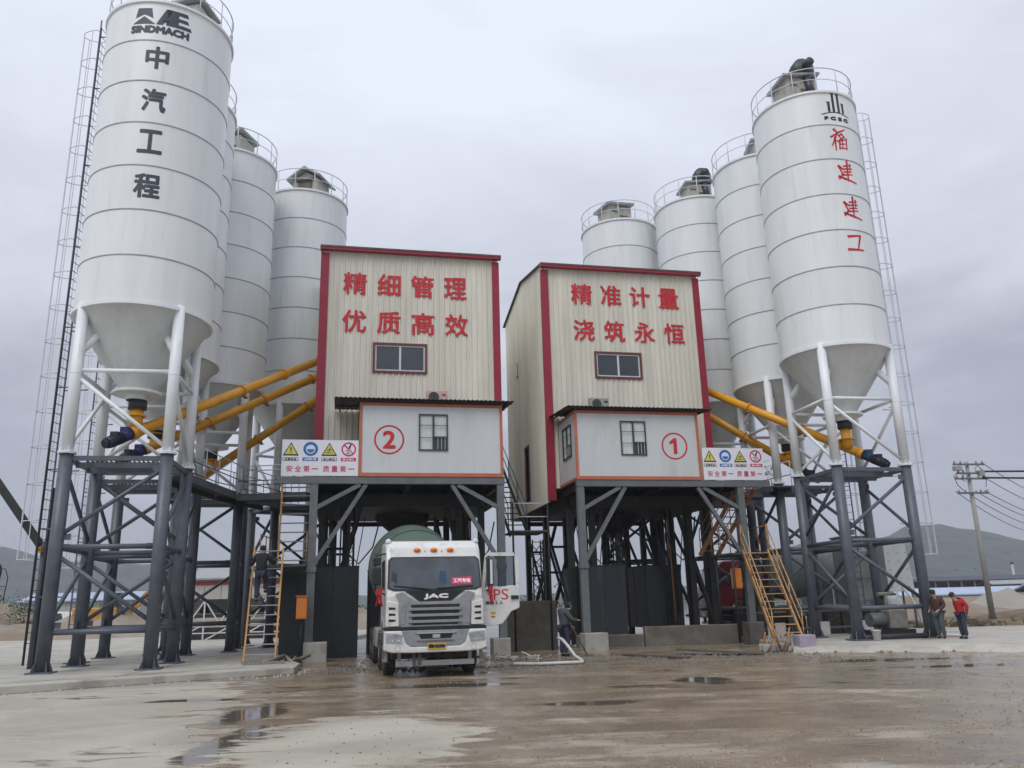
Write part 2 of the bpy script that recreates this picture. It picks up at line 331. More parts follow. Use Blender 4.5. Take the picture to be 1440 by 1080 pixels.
def thing(name, label, cat, loc=(0, 0, 0), rz=0, group=None):
    o = bpy.data.objects.new(name, None); o.empty_display_size = 0.3; C.objects.link(o)
    o.location = loc; o.rotation_euler = (0, 0, rz); o['label'] = label; o['category'] = cat
    if group: o['group'] = group
    return o
def tag(o, label, cat, group=None):
    o['label'] = label; o['category'] = cat
    if group: o['group'] = group
    return o
def cp(o, parent, loc=(0, 0, 0), rz=0):
    c = o.copy(); C.objects.link(c); c.parent = parent; c.location = loc; c.rotation_euler = (0, 0, rz); return c
def copy_tree(o, parent=None):
    c = o.copy(); C.objects.link(c); c.parent = parent
    for ch in list(o.children): copy_tree(ch, c)
    return c
def rows(proto, parent, locs):
    for p in locs: cp(proto, parent, p)

# text as flat mesh -------------------------------------------------
def text_mesh(body, size, bold=0.0, shear=0.0, wrap=None, slices=0.08, sx=1.0, square=None):
    cu = bpy.data.curves.new('text', 'FONT'); cu.body = body; cu.size = size; cu.shear = shear
    cu.align_x = 'CENTER'; cu.align_y = 'CENTER'; cu.resolution_u = 3
    o = bpy.data.objects.new('text', cu); C.objects.link(o)
    dg = bpy.context.evaluated_depsgraph_get(); ev = o.evaluated_get(dg)
    me = bpy.data.meshes.new_from_object(ev, depsgraph=dg)
    bpy.data.objects.remove(o)
    xs = [v.co.x for v in me.vertices]; ys = [v.co.y for v in me.vertices]
    cx, cy = (min(xs)+max(xs))/2, (min(ys)+max(ys))/2
    kx = ky = 1.0
    if square:   # scale the glyph box to (w,h)
        kx = square[0]/(max(xs)-min(xs)) if square[0] else 1; ky = square[1]/(max(ys)-min(ys)) if square[1] else 1
    for v in me.vertices: v.co.x = (v.co.x-cx)*sx*kx; v.co.y = (v.co.y-cy)*ky
    if bold:   # thicken strokes: shifted layers, each half a millimetre above the last
        h = max(abs(v.co.y) for v in me.vertices); h = max(h, max(abs(v.co.x) for v in me.vertices)); b_ = bold*h*1.5
        V0 = [v.co.copy() for v in me.vertices]; F0 = [tuple(p.vertices) for p in me.polygons]; V1 = []; F1 = []
        for k, (ox, oy) in enumerate(((0, 0), (1, .3), (-1, -.3), (.3, -1), (-.3, 1), (.7, .7), (-.7, -.7), (.7, -.7), (-.7, .7))):
            o0 = len(V1); V1 += [(v.x+ox*b_, v.y+oy*b_, k*.0005) for v in V0]; F1 += [tuple(i+o0 for i in f) for f in F0]
        me = bpy.data.meshes.new('text'); me.from_pydata(V1, [], F1)
    return me
def finish_text(me, name, mat, parent, M3, label=None):
    me.transform(M3); me.materials.clear(); me.materials.append(MATS[mat])
    for p in me.polygons: p.material_index = 0
    o = bpy.data.objects.new(name, me); C.objects.link(o); o.parent = parent
    if label: o['label'] = label
    return o
FRONT = Matrix(((1, 0, 0, 0), (0, 0, -1, 0), (0, 1, 0, 0), (0, 0, 0, 1)))   # xy -> xz, facing -y
def letter(body, size, x, y, z, mat, parent, name='character', bold=0.03, shear=0, sx=1, square=None):
    me = text_mesh(body, size, bold, shear, sx=sx, square=square)
    return finish_text(me, name, mat, parent, Matrix.Translation((x, y, z)) @ FRONT)
def wrap_mesh(me, ang, z, rad, tilt=0):
    """bend a flat xy mesh round a vertical cylinder, centred at angle ang (deg)"""
    bm = bmesh.new(); bm.from_mesh(me)
    if tilt: bmesh.ops.rotate(bm, verts=bm.verts, matrix=Matrix.Rotation(R(tilt), 3, 'Z'))
    x0 = min(v.co.x for v in bm.verts); x1 = max(v.co.x for v in bm.verts); x = x0+0.06
    while x < x1:
        bmesh.ops.bisect_plane(bm, geom=list(bm.verts)+list(bm.edges)+list(bm.faces), plane_co=(x, 0, 0), plane_no=(1, 0, 0)); x += 0.06
    bmesh.ops.triangulate(bm, faces=bm.faces)
    for v in bm.verts:
        a = R(ang)+v.co.x/rad; zz = v.co.y+z; r_ = rad+v.co.z; v.co = Vector((r_*math.cos(a), r_*math.sin(a), zz))
    bm.to_mesh(me); bm.free(); return me
def cyl_text(body, size, ang, z, rad, mat, parent, name='character', bold=0.035, shear=0, tilt=0, square=None, sx=1):
    me = wrap_mesh(text_mesh(body, size, bold, shear, square=square, sx=sx), ang, z, rad, tilt)
    return finish_text(me, name, mat, parent, Matrix.Identity(4))
def cyl_poly(polys, ang, z, rad, mat, parent, name):
    me = bpy.data.meshes.new(name); vs = []; fs = []
    for p in polys:
        k = len(vs); vs += [(a, b, 0) for a, b in p]; fs.append(tuple(range(k, k+len(p))))
    me.from_pydata(vs, [], fs); me = wrap_mesh(me, ang, z, rad)
    return finish_text(me, name, mat, parent, Matrix.Identity(4))

def fr(O, u, v, th=12):
    c, s = math.cos(R(th)), math.sin(R(th)); return (O[0]+u*c-v*s, O[1]+u*s+v*c)

# ------------------------------------------------------------ ground
g = MB().add([(-2500, -60, 0), (2500, -60, 0), (2500, 2600, 0), (-2500, 2600, 0)], [(0, 1, 2, 3)]).build('ground', 'yard_ground', kind='structure')
def slab(name, pts, z0, z1, mat):
    random.seed(17); q_ = []
    for (ax, ay), (bx_, by) in zip(pts, pts[1:]+pts[:1]):
        L_ = math.hypot(bx_-ax, by-ay); near = min(ay, by) < 32 and abs(ax) < 30 and abs(bx_) < 30; n_ = max(1, int(L_/.35)) if near else 1
        for k in range(n_):
            f = k/n_; j = .05 if near and k else 0
            q_.append((ax+(bx_-ax)*f+random.gauss(0, j), ay+(by-ay)*f+random.gauss(0, j)))
    pts = q_
    o = MB().prism(pts, z0, z1, 'z').build(name, mat, bevel=0.02, kind='structure'); return o
slab('concrete_pad', [(-6.0, 22.95), (-6.25, 24.6), (-6.6, 25.4), (-7.6, 26.4), (-8.4, 30), (-9.0, 36), (-9.0, 60), (-60, 60), (-60, -8), (-24, 10.2), (-14.2, 17.2), (-9.6, 20.6)], 0.0, 0.18, 'pad_concrete')
slab('concrete_pad', [(8.6, 26.9), (11.2, 26.1), (14.5, 24.75), (20, 22.6), (45, 14), (45, 38.5), (20.5, 38), (9.8, 38), (8.9, 33)], 0.0, 0.17, 'pad_concrete')
random.seed(77); m_ = MB(); E1 = [(8.6, 26.9), (11.2, 26.1), (14.5, 24.75), (20, 22.6), (30, 18.9)]; A_ = []; n_ = 0
for (ax, ay), (bx_, by) in zip(E1, E1[1:]):
    for k in range(16): A_.append((ax+(bx_-ax)*k/16, ay+(by-ay)*k/16))
vs = []
for k, (x, y) in enumerate(A_):
    w_ = .55+.28*math.sin(k*.7)+random.uniform(-.15, .2); vs += [(x+.06, y+.16, .176), (x-.03, y-.10+random.uniform(-.03, .03), .15), (x-.38*w_*.5, y-w_*.5, .06+random.uniform(0, .02)), (x-.38*w_, y-w_, -.01)]
m_.add(vs, [(k*4+i, (k+1)*4+i, (k+1)*4+i+1, k*4+i+1) for k in range(len(A_)-1) for i in range(3)], True); m_.build('concrete_apron', 'pad_concrete', kind='structure')
# paler worn joint lines on the left pad: recessed saw cuts
for a, b in (((-22, 13.0), (-7.4, 23.2)), ((-9.9, 21.1), (-12, 50)), ((-24, 24), (-9.0, 30.4))):
    d = Vector((b[0]-a[0], b[1]-a[1])); o_ = MB().bx(0, d.length, -.012, .012, .181, .184).build('pad_joint', 'concrete_dark', kind='structure'); o_.location = (a[0], a[1], 0); o_.rotation_euler = (0, 0, math.atan2(d.y, d.x))
# rough lip of spilled concrete along the left pad edge
random.seed(3)
def blob_strip(name, pts, r0, r1, n, mat, zoff=0.0, kind='stuff'):
    m = MB()
    for i in range(n):
        t = random.random()*(len(pts)-1); k = int(t); f = t-k
        x = pts[k][0]*(1-f)+pts[k+1][0]*f+random.gauss(0, 0.22); y = pts[k][1]*(1-f)+pts[k+1][1]*f+random.gauss(0, 0.22)
        r = random.uniform(r0, r1); vs = []
        for a in range(6): vs.append((x+r*math.cos(a*1.047)*random.uniform(.7, 1.2), y+r*math.sin(a*1.047)*random.uniform(.7, 1.2), zoff))
        vs += [(vs[a][0]*.6+x*.4, vs[a][1]*.6+y*.4, zoff+r*random.uniform(.35, .8)) for a in range(6)]
        m.add(vs, [(a, (a+1) % 6, 6+(a+1) % 6, 6+a) for a in range(6)]+[(6, 7, 8, 9, 10, 11)])
    return m.build(name, mat, kind=kind)
blob_strip('gravel', [(-24, 10.0), (-14.2, 17.0), (-9.6, 20.4), (-6.1, 22.8), (-6.2, 24.4)], 0.01, 0.05, 260, 'concrete')
blob_strip('gravel', [(-5.5, 24), (-1, 23.6), (2, 24.5), (5, 26.2), (8.6, 26.6), (14.5, 24.6), (20, 22.4)], 0.012, 0.06, 900, 'concrete_wet')
blob_strip('gravel', [(-2, 12), (2, 10.5), (6, 11.5), (10, 14)], 0.005, 0.014, 200, 'rubble')
blob_strip('gravel', [(-1, 8.2), (3, 9), (5, 8.5)], 0.005, 0.014, 200, 'concrete')

def scatter(name, x0, x1, y0, y1, n, r0, r1, mat, seed):
    random.seed(seed); m = MB()
    for i in range(n):
        x, y, r = random.uniform(x0, x1), random.uniform(y0, y1), random.uniform(r0, r1)**1.0
        vs = [(x+r*math.cos(a*1.2566+i)*random.uniform(.7, 1.2), y+r*math.sin(a*1.2566+i)*random.uniform(.7, 1.2), 0) for a in range(5)]+[(x, y, r*.7)]
        m.add(vs, [(a, (a+1) % 5, 5) for a in range(5)])
    return m.build(name, mat, kind='stuff')
scatter('pebbles', 0, 9, 8.5, 12.5, 900, .004, .014, 'rubble', 41)
scatter('pebbles', -2, 3, 8, 10, 350, .004, .012, 'concrete', 44)
scatter('pebbles', -5, 14, 8, 27, 2600, .005, .024, 'rubble', 42)
scatter('mud_clods', -5.5, 9, 22.5, 28, 1500, .015, .06, 'concrete_wet', 43)

# hills ------------------------------------------------------------
def hill(name, D, prof, depth, seed):
    """prof: list of (azimuth tangent x/y, height m at distance D)"""
    random.seed(seed); m = MB(); n = 150; rr = 16
    t0, t1 = prof[0][0], prof[-1][0]; vs = []
    ph = [random.random()*6 for _ in range(8)]
    for j in range(rr+1):
        q = j/rr
        for i in range(n+1):
            t = t0+(t1-t0)*i/n
            for k in range(len(prof)-1):
                if prof[k][0] <= t <= prof[k+1][0]:
                    f = (t-prof[k][0])/(prof[k+1][0]-prof[k][0]); f = f*f*(3-2*f); h = prof[k][1]*(1-f)+prof[k+1][1]*f; break
            nn = sum(math.sin(t*D*w+ph[a]+q*w*60)*s for a, (w, s) in enumerate(((0.012, .05), (0.031, .035), (0.07, .02), (0.15, .014), (.33, .009))))
            y = D*(0.72+0.28*q) if q <= 1 else D
            z = h*(q**1.35)*(1+nn)+random.uniform(-.4, .4)
            vs.append((t*y, y+depth*q*0.0, z-1.0*(1-q)))
    fs = [(j*(n+1)+i, j*(n+1)+i+1, (j+1)*(n+1)+i+1, (j+1)*(n+1)+i) for j in range(rr) for i in range(n)]
    k = len(vs)
    vs += [(vs[rr*(n+1)+i][0]*1.25, D*1.25, -1) for i in range(n+1)]
    fs += [(rr*(n+1)+i, rr*(n+1)+i+1, k+i+1, k+i) for i in range(n)]
    m.add(vs, fs, True); return m.build(name, 'hill_green', kind='structure')
hill('hills', 900, [(-1.6, 30), (-.9, 62), (-0.66, 78), (-0.50, 62), (-0.40, 50), (-0.33, 26), (-0.2, 14), (0, 12), (0.2, 16), (0.36, 24), (0.43, 60), (0.48, 71), (0.52, 73), (0.56, 68), (0.61, 58), (0.72, 40), (0.9, 46), (1.2, 30), (1.6, 20)], 0, 5)

# ------------------------------------------------------------ silo
SR = 2.024; ZW = 6.12; ZJ = 10.57; ZT = 21.07; LG = 1.36
def make_silo(label):
    t = thing('cement_silo', label, 'silo', (0, 0, 0))
    m = MB().lathe([(SR, 0), (SR, 1.5)], 64).build('shell_band', 'silo_paint', t); m.location = (0, 0, ZJ)
    for k in range(1, 7): cp(m, t, (0, 0, ZJ+1.5*k))
    r_ = MB().lathe([(SR, -0.025), (SR+0.018, -0.015), (SR+0.018, 0.015), (SR, 0.025)], 64, sm=False).build('seam_ring', 'seam_paint', t); r_.location = (0, 0, ZJ+1.5)
    for k in range(2, 7): cp(r_, t, (0, 0, ZJ+1.5*k))
    MB().lathe([(SR-.05, -.06), (SR+.05, -.06), (SR+.05, .05), (SR, .05)], 64, sm=False).build('base_ring', 'silo_paint', t).location = (0, 0, ZJ)
    MB().lathe([(SR, -.07), (SR+.06, -.06), (SR+.06, .03), (0, .22)], 64, sm=False).build('roof_plate', 'silo_paint', t).location = (0, 0, ZT)
    MB().lathe([(SR, ZJ-.01), (0.52, 8.38), (0.52, 8.30)], 64).build('hopper_cone', 'cone_paint', t)
    MB().lathe([(0.40, 8.30), (0.72, 8.30), (0.72, 8.22), (0.34, 8.18), (0.30, 8.05)], 40, sm=False).build('outlet_flange', 'silo_paint', t)
    leg = MB().tube((0, 0, ZW), (0, 0, ZJ+.12), 0.165, 20).build('leg', 'white_steel', t)
    P4 = [(-LG, -LG), (LG, -LG), (LG, LG), (-LG, LG)]
    fl_ = MB().tube((0, 0, ZW+.0), (0, 0, ZW+.03), .25, 18).tube((0, 0, ZW+.036), (0, 0, ZW+.066), .25, 18)
    for a in range(6): fl_.prism([(.165, ZW+.07), (.24, ZW+.07), (.168, ZW+.22)], -.006, .006, 'y', Matrix.Rotation(a*math.pi/3, 4, 'Z'))
    fl_.build('leg_flange', 'white_steel', leg); MB().lathe([(.165, 8.5), (.175, 8.51), (.175, 8.53), (.165, 8.54)], 18).build('weld_ring', 'white_steel', leg)
    leg.location = (-LG, -LG, 0)
    for p in P4[1:]:
        c = cp(leg, t, (p[0], p[1], 0))
        for q_ in leg.children: cp(q_, c)
    hb = MB().tube((-LG, -LG, 8.62), (LG, -LG, 8.62), 0.065, 10).build('cross_beam', 'white_steel', t)
    db = MB().tube((-LG, -LG, 8.45), (LG, -LG, 6.28), 0.06, 10).build('diagonal_brace', 'white_steel', t)
    for k in (1, 2, 3): cp(hb, t, rz=k*math.pi/2); cp(db, t, rz=k*math.pi/2)
    st = MB().tube((-LG, -LG, 9.15), (-0.92, -0.92, 9.95), 0.12, 14).build('hopper_strut', 'white_steel', t)
    for k in (1, 2, 3): cp(st, t, rz=k*math.pi/2)
    def ring(r, z, rad):
        return MB().path([(r*math.cos(a*math.pi/24), r*math.sin(a*math.pi/24), z) for a in range(48)], rad, 6, True)
    ring(SR-.02, ZT+1.1, .022).build('guard_rail', 'rail_paint', t); ring(SR-.02, ZT+.58, .016).build('guard_rail', 'rail_paint', t)
    po = MB().tube((SR-.02, 0, ZT), (SR-.02, 0, ZT+1.1), .02, 6).build('rail_post', 'rail_paint', t)
    for k in range(1, 14): cp(po, t, rz=k*math.pi/7)
    return t
GT = 'white cement silos round the two batching towers'
silos = {}
SL = {
 'L1': ((-11.67, 24.58), 10, 'white cement silo with dark Chinese characters and a company logo, nearest on the left'),
 'L2': ((-13.01, 28.99), 10, 'plain white cement silo mostly hidden behind the silo with dark lettering'),
 'L3': ((-12.59, 33.4), 14, 'plain white silo between the hidden silo and the shortest looking one on the left side'),
 'L4': ((-10.1, 37.24), 38, 'plain white silo just left of the tower marked 2, gabled dust hood on top'),
 'R1': ((12.58, 30.55), 10, 'white cement silo with red brush characters down its side, nearest on the right'),
 'R2': ((11.92, 35.1), 10, 'plain white silo directly behind the one with red characters, fan on top'),
 'R3': ((9.75, 39.0), 6, 'plain white silo, third from the right, with round black fan on its hood'),
 'R4': ((6.09, 41.3), -20, 'plain white silo rising behind the roof of the tower marked 1')}
proto = make_silo('x')
for i, (k, (c, rz, lb)) in enumerate(SL.items()):
    o = proto if i == 0 else copy_tree(proto)
    o.location = (c[0], c[1], 0); o.rotation_euler = (0, 0, R(rz)); o['label'] = lb; o['group'] = GT; silos[k] = o

# dust collectors on the roofs
def dust_box(parent, x, y, rz, style, s=1.0):
    q = Matrix.Translation((x, y, ZT+.15)) @ Matrix.Rotation(R(rz), 4, 'Z') @ Matrix.Scale(s, 4)
    h = MB().box((0, 0, .5), (1.25, 1.1, 1.05)); roof = MB(); det = MB(); fan = MB()
    for i in range(-4, 5): h.box((i*.14, -.56, .5), (.03, .03, 1.0)); h.box((i*.14, .56, .5), (.03, .03, 1.0))
    if style == 'gable':
        h.prism([(-.62, 1.02), (.62, 1.02), (0, 1.42)], -.54, .54, 'y')
        for sgn in (-1, 1):
            a = Vector((0, 0, 1.50)); b = Vector((sgn*.85, 0, .98)); n_ = Vector((-(b-a).z, 0, (b-a).x)).normalized()*.05
            roof.prism([(a.x, a.z), (b.x, b.z), (b.x, b.z+.09), (a.x, a.z+.09)], -.8, .8, 'y')
        for i in range(-5, 6): roof.box((0, i*.15, 1.57), (.2, .04, .06))
        det.box((0, -.57, .72), (.7, .03, .42)); det.box((0, -.62, .98), (.9, .12, .06))
    else:
        roof.prism([(-.8, .98), (.75, 1.18), (.75, 1.27), (-.8, 1.07)], -.72, .72, 'y')
        for i in range(-5, 6): roof.prism([(-.8, 1.06), (.75, 1.26), (.75, 1.31), (-.8, 1.11)], i*.13-.02, i*.13+.02, 'y')
        det.box((.2, -.57, .35), (.5, .03, .4)); det.box((-.35, -.57, .7), (.3, .03, .05))
    mm = []
    for o_, nm, mt in ((h, 'dust_collector', 'duct_box'), (roof, 'collector_roof', 'roof_grey'), (det, 'collector_door', 'roof_sheet')):
        o_.v = [tuple(q @ Vector(v)) for v in o_.v]
    d = h.build('dust_collector', 'duct_box', parent); roof.build('collector_roof', 'roof_grey', d); det.build('collector_door', 'roof_sheet', d)
    if style == 'fan':
        MX = Matrix.Translation((.25, -.35, 1.55)) @ Matrix.Rotation(R(90), 4, 'X')
        fan.lathe([(0, -.3), (.42, -.3), (.45, -.2), (.45, .15), (.30, .2), (.12, .32), (0, .32)], 20, MX)
        fan.lathe([(.12, .3), (.17, .3), (.17, .62), (0, .62)], 12, MX); fan.box((.25, -.4, 1.1), (.3, .4, .35)); fan.box((.55, -.35, 1.3), (.22, .3, .5))
        fan.tube((.25, -.6, 1.0), (.35, -.62, .2), .16, 12)
        fan.v = [tuple(q @ Vector(v)) for v in fan.v]; fan.build('exhaust_fan', 'fan_black', d)
dust_box(silos['L1'], 0.55, 0.1, -18, 'flat')
dust_box(silos['L2'], -0.1, 0.2, 5, 'gable')
dust_box(silos['L3'], 0.15, -0.3, -28, 'flat', 1.05)
dust_box(silos['L4'], 0.15, -0.2, -52, 'gable', 1.08)
dust_box(silos['R1'], -0.55, -0.5, 0, 'fan', 1.05)
dust_box(silos['R2'], 0.2, -0.6, -12, 'fan', 1.0)
dust_box(silos['R3'], 0.0, -0.5, 2, 'fan', 1.0)
dust_box(silos['R4'], -0.1, -0.4, 46, 'flat', 1.1)

# writing on silos (angles are world directions; silo frames are turned 10 deg)
o = silos['L1']; rt = SR+.006
for ch, z, a, w in (('中', 18.93, -75, .66), ('汽', 17.37, -74.4, .68), ('工', 15.90, -74, .68), ('程', 14.37, -73, .72)):
    cyl_text(ch, 1.0, a-10, z, rt, 'letter_dark', o, square=(w, .78), bold=.045)
cyl_text('SINDMACH', .36, -75.5-10, 19.98, rt, 'letter_dark', o, 'logo_lettering', bold=.02, square=(1.78, .24))
lg = [[(-.86, .0), (-.78, .16), (-.5, .34), (-.22, .16), (-.14, .0), (-.20, .26), (-.28, .62), (-.72, .62), (-.80, .26)]]
lg = [[(-.76, .22), (-.70, .60), (-.48, .60), (-.48, .36)], [(-.48, .36), (-.48, .60), (-.26, .60), (-.20, .22)],
      [(-.84, .0), (-.48, .29), (-.12, .0)],
      [(-.10, .0), (.18, .62), (.40, .62), (.10, .0)], [(.18, .62), (.34, .62), (.34, .0), (.20, .0)], [(.05, .10), (.05, .20), (.3, .20), (.3, .10)],
      [(.34, .0), (.34, .62), (.56, .62), (.56, .0)], [(.56, .48), (.56, .62), (.82, .62), (.86, .48)], [(.56, .24), (.56, .37), (.84, .37), (.88, .24)], [(.56, .0), (.56, .13), (.94, .13), (.98, .0)]]
lg = [[(x*1.02, y) for x, y in p] for p in lg]
cyl_poly(lg, -76-10, 20.18, rt, 'letter_dark', o, 'logo_emblem')
o = silos['R1']
def stroke(pts, w=.07):
    out_ = []
    for (x0, y0), (x1, y1) in zip(pts, pts[1:]):
        d = Vector((x1-x0, y1-y0)); L_ = d.length or 1; n_ = Vector((-d.y, d.x))/L_*w/2; e_ = d/L_*w*.3
        out_.append([(x0-n_.x-e_.x, y0-n_.y-e_.y), (x1-n_.x*.6+e_.x, y1-n_.y*.6+e_.y), (x1+n_.x*.6+e_.x, y1+n_.y*.6+e_.y), (x0+n_.x-e_.x, y0+n_.y-e_.y)])
    return out_
def thick(sh):
    out_ = []
    for p in sh:
        c = Vector((sum(q[0] for q in p)/len(p), sum(q[1] for q in p)/len(p)))
        out_.append([tuple(Vector(q)+(Vector(q)-c).normalized()*.038) for q in p])
    return out_
fu = stroke([(-.18, .46), (-.10, .38)], .1)+stroke([(-.34, .12), (-.06, .30)], .08)+stroke([(-.06, .30), (-.34, -.28)], .08)+stroke([(-.19, .06), (-.20, -.48)], .09)+stroke([(-.20, -.02), (-.05, -.10)], .07)
fu += stroke([(.0, .34), (.30, .50)], .08)+stroke([(.02, .20), (.10, .04), (.26, .16), (.16, .28), (.02, .20)], .06)+stroke([(.02, -.05), (-.02, -.42)], .08)+stroke([(.02, -.05), (.38, .06), (.34, -.40)], .07)+stroke([(.16, .0), (.14, -.40)], .06)+stroke([(.02, -.22), (.34, -.16)], .05)+stroke([(.0, -.40), (.34, -.38)], .06)
jian = stroke([(-.26, .26), (-.12, .16)], .09)+stroke([(-.28, .26), (-.14, -.10), (-.30, -.30)], .09)+stroke([(-.30, -.22), (-.05, -.30), (.48, -.42)], .10)+stroke([(.14, .52), (.10, -.34)], .10)+stroke([(-.02, .30), (.30, .36)], .07)+stroke([(.28, .40), (.26, .12)], .07)+stroke([(-.04, .16), (.34, .22)], .07)+stroke([(-.04, .02), (.28, .06)], .07)+stroke([(-.06, -.12), (.32, -.06)], .07)
gong = stroke([(-.30, .28), (.28, .36)], .12)+stroke([(.28, .36), (.10, -.26)], .11)+stroke([(-.36, -.30), (.36, -.28)], .12)
for sh, z, a in ((thick(fu), 18.93, -75.5), (thick(jian), 17.50, -73.5), (thick(jian), 15.95, -73), (gong, 14.52, -73.6)):
    cyl_poly([[(x*.92, y*.92) for x, y in p] for p in sh], a-10, z, rt, 'letter_red', o, 'character')
em = []
for x, h in ((-.30, .46), (-.10, .86), (.13, .86), (.34, .46)):
    em += [[(x-.055, .06), (x-.055, h), (x+.055, h), (x+.055, .06)], [(x-.09, h), (x-.09, h+.05), (x+.07, h+.05), (x+.07, h)]]
em += stroke([(-.62, -.06), (-.3, .02), (0, .05), (.3, .02), (.62, -.06)], .05)
cyl_poly(em, -74-10, 20.10, rt, 'letter_black', o, 'logo_emblem')
cyl_text('F C E C', .2, -74-10, 19.86, rt, 'letter_black', o, 'logo_lettering', bold=.03, square=(1.05, .13))

# ------------------------------------------------------------ dark towers under the silos
ZB = 0.18
def make_tower():
    t = thing('silo_support_frame', 'x', 'steel frame')
    P4 = [(-LG, -LG), (LG, -LG), (LG, LG), (-LG, LG)]
    lg_ = MB().tube((0, 0, ZB), (0, 0, ZW+.02), 0.185, 20).build('leg', 'dark_steel', t)
    bp_ = MB().box((0, 0, ZB+.02), (.62, .62, .04))
    for a in range(4): bp_.prism([(.18, ZB+.04), (.30, ZB+.04), (.19, ZB+.3)], -.01, .01, 'y', Matrix.Rotation(a*math.pi/2+.78, 4, 'Z'))
    bp_.build('base_plate', 'dark_steel', lg_)
    lg_.location = (-LG, -LG, 0)
    for p in P4[1:]:
        c = cp(lg_, t, (p[0], p[1], 0)); cp(lg_.children[0], c)
    def side(a, b, r, nm, n=10):
        o_ = MB().tube(a, b, r, n).build(nm, 'dark_steel', t)
        for k in (1, 2, 3): cp(o_, t, rz=k*math.pi/2)
    o_ = MB().bar((-LG, -LG, 6.0), (LG, -LG, 6.0), .11, .13).build('top_beam', 'dark_steel', t)
    for k in (1, 2, 3): cp(o_, t, rz=k*math.pi/2)
    side((-LG, -LG, 3.5), (LG, -LG, 3.5), .075, 'middle_beam'); side((-LG, -LG, 1.22), (LG, -LG, 1.22), .075, 'lower_beam')
    side((LG, -LG, 5.75), (-LG, -LG, 3.78), .062, 'diagonal_brace'); side((-LG, -LG, 3.32), (LG, -LG, 1.40), .062, 'diagonal_brace')
    ib = MB().bar((-LG, -.5, 5.94), (LG, -.5, 5.94), .1, .16).build('deck_beam', 'dark_steel', t); cp(ib, t, (0, 1.0, 0))
    gp_ = MB()
    for z_ in (3.5, 3.78, 1.4): gp_.box((-LG+.25, -LG, z_), (.22, .012, .17))
    for z_ in (3.5, 5.72): gp_.box((LG-.25, -LG, z_), (.22, .012, .17))
    gp_ = gp_.build('gusset_plate', 'dark_steel', t); gp_['kind'] = 'stuff'
    for k in (1, 2, 3): cp(gp_, t, rz=k*math.pi/2)
    gr = MB()
    for i in range(17): gr.bar((-LG+.3+i*.13, -.55, 6.05), (-LG+.3+i*.13, .75, 6.05), .03, .04)
    gr.build('deck_grating', 'grating', t)
    return t
tp = make_tower()
TL = {'L1': 'dark grey tubular steel frame under the silo with dark Chinese lettering',
 'L2': 'dark grey steel frame in the second row on the left, behind the nearest left frame',
 'L3': 'dark grey steel frame third from the front on the left, behind the yellow ladder tower',
 'L4': 'dark grey steel frame behind the left dark sheet enclosure, seen through the braces',
 'R1': 'dark grey tubular steel frame under the silo with red characters, two men beside it',
 'R2': 'dark grey steel frame in the second row on the right, beside the yellow stair',
 'R3': 'dark grey steel frame behind the low concrete wall on the right',
 'R4': 'dark grey steel frame farthest back, seen between the two dark sheet enclosures'}
for i, (k, lb) in enumerate(TL.items()):
    o = tp if i == 0 else copy_tree(tp)
    o.location = silos[k].location; o.rotation_euler = silos[k].rotation_euler; o['label'] = lb; o['group'] = 'dark frames under the silos'
    o.scale = (1, 1, 1)

# ------------------------------------------------------------ screw conveyors
def screw(label, S0, E0, mot='motor_blue', outlet=None):
    S0, E0 = Vector(S0), Vector(E0); t = thing('screw_conveyor', label, 'screw conveyor', S0, 0, 'yellow screw conveyors from silos to towers')
    d = (E0-S0); L_ = d.length; d.normalize(); A = -d*.35; B = d*L_
    MB().tube(A, B, .165, 24).build('tube', 'screw_yellow', t)
    fl = MB().tube((0, 0, -.035), (0, 0, .035), .225, 20).build('flange', 'screw_yellow', t)
    q = d.to_track_quat('Z', 'Y').to_euler(); fl.location = d*2.2; fl.rotation_euler = q
    n_ = int(L_//2.6)
    for k in range(1, n_): c = cp(fl, t, d*(2.2+2.6*k)); c.rotation_euler = q
    hg = MB().box((0, 0, -.25), (.12, .5, .06)).tube((0, -.2, -.02), (0, -.2, -.3), .02, 6).tube((0, .2, -.02), (0, .2, -.3), .02, 6).build('hanger', 'rail_rusty', t)
    hg.location = d*2.35
    if n_ > 1: cp(hg, t, d*4.95)
    MB().tube(A, A-d*.18, .2, 20).build('gearbox_flange', 'screw_yellow', t)
    g_ = MB().tube(A-d*.18, A-d*.5, .17, 14).box(tuple(A-d*.36+Vector((0, 0, .12))), (.26, .3, .26)).build('gearbox', mot, t)
    mo = MB().tube(A-d*.5, A-d*1.1, .165, 16).tube(A-d*1.1, A-d*1.18, .13, 16)
    for k in range(7): mo.tube(A-d*(.56+.07*k), A-d*(.585+.07*k), .185, 16)
    mo.box(tuple(A-d*.8+Vector((0, 0, .19))), (.22, .2, .12)); mo.build('motor', 'motor_dark', t)
    if outlet:
        oz = outlet-S0; k = max(0, d.dot(Vector((oz.x, oz.y, 0)))); low = Vector((oz.x, oz.y, d.z*k))
        MB().tube((oz.x, oz.y, low.z), (oz.x, oz.y, oz.z-.28), .19, 20).build('inlet_pipe', 'screw_yellow', t)
        MB().tube((oz.x, oz.y, oz.z-.30), (oz.x, oz.y, oz.z-.02), .27, 20).build('valve', 'fan_black', t)
        MB().lathe([(.20, 0), (.28, 0), (.28, .05), (.20, .05)], 20, Matrix.Translation((oz.x, oz.y, low.z+.35))).build('inlet_flange', 'screw_yellow', t)
Z8 = 8.06
screw('long yellow screw conveyor from the nearest left silo to the tower marked 2', (-11.45, 24.75, 7.18), (-7.9, 33.3, 11.97), 'motor_blue', Vector((-11.62, 24.58, Z8)))
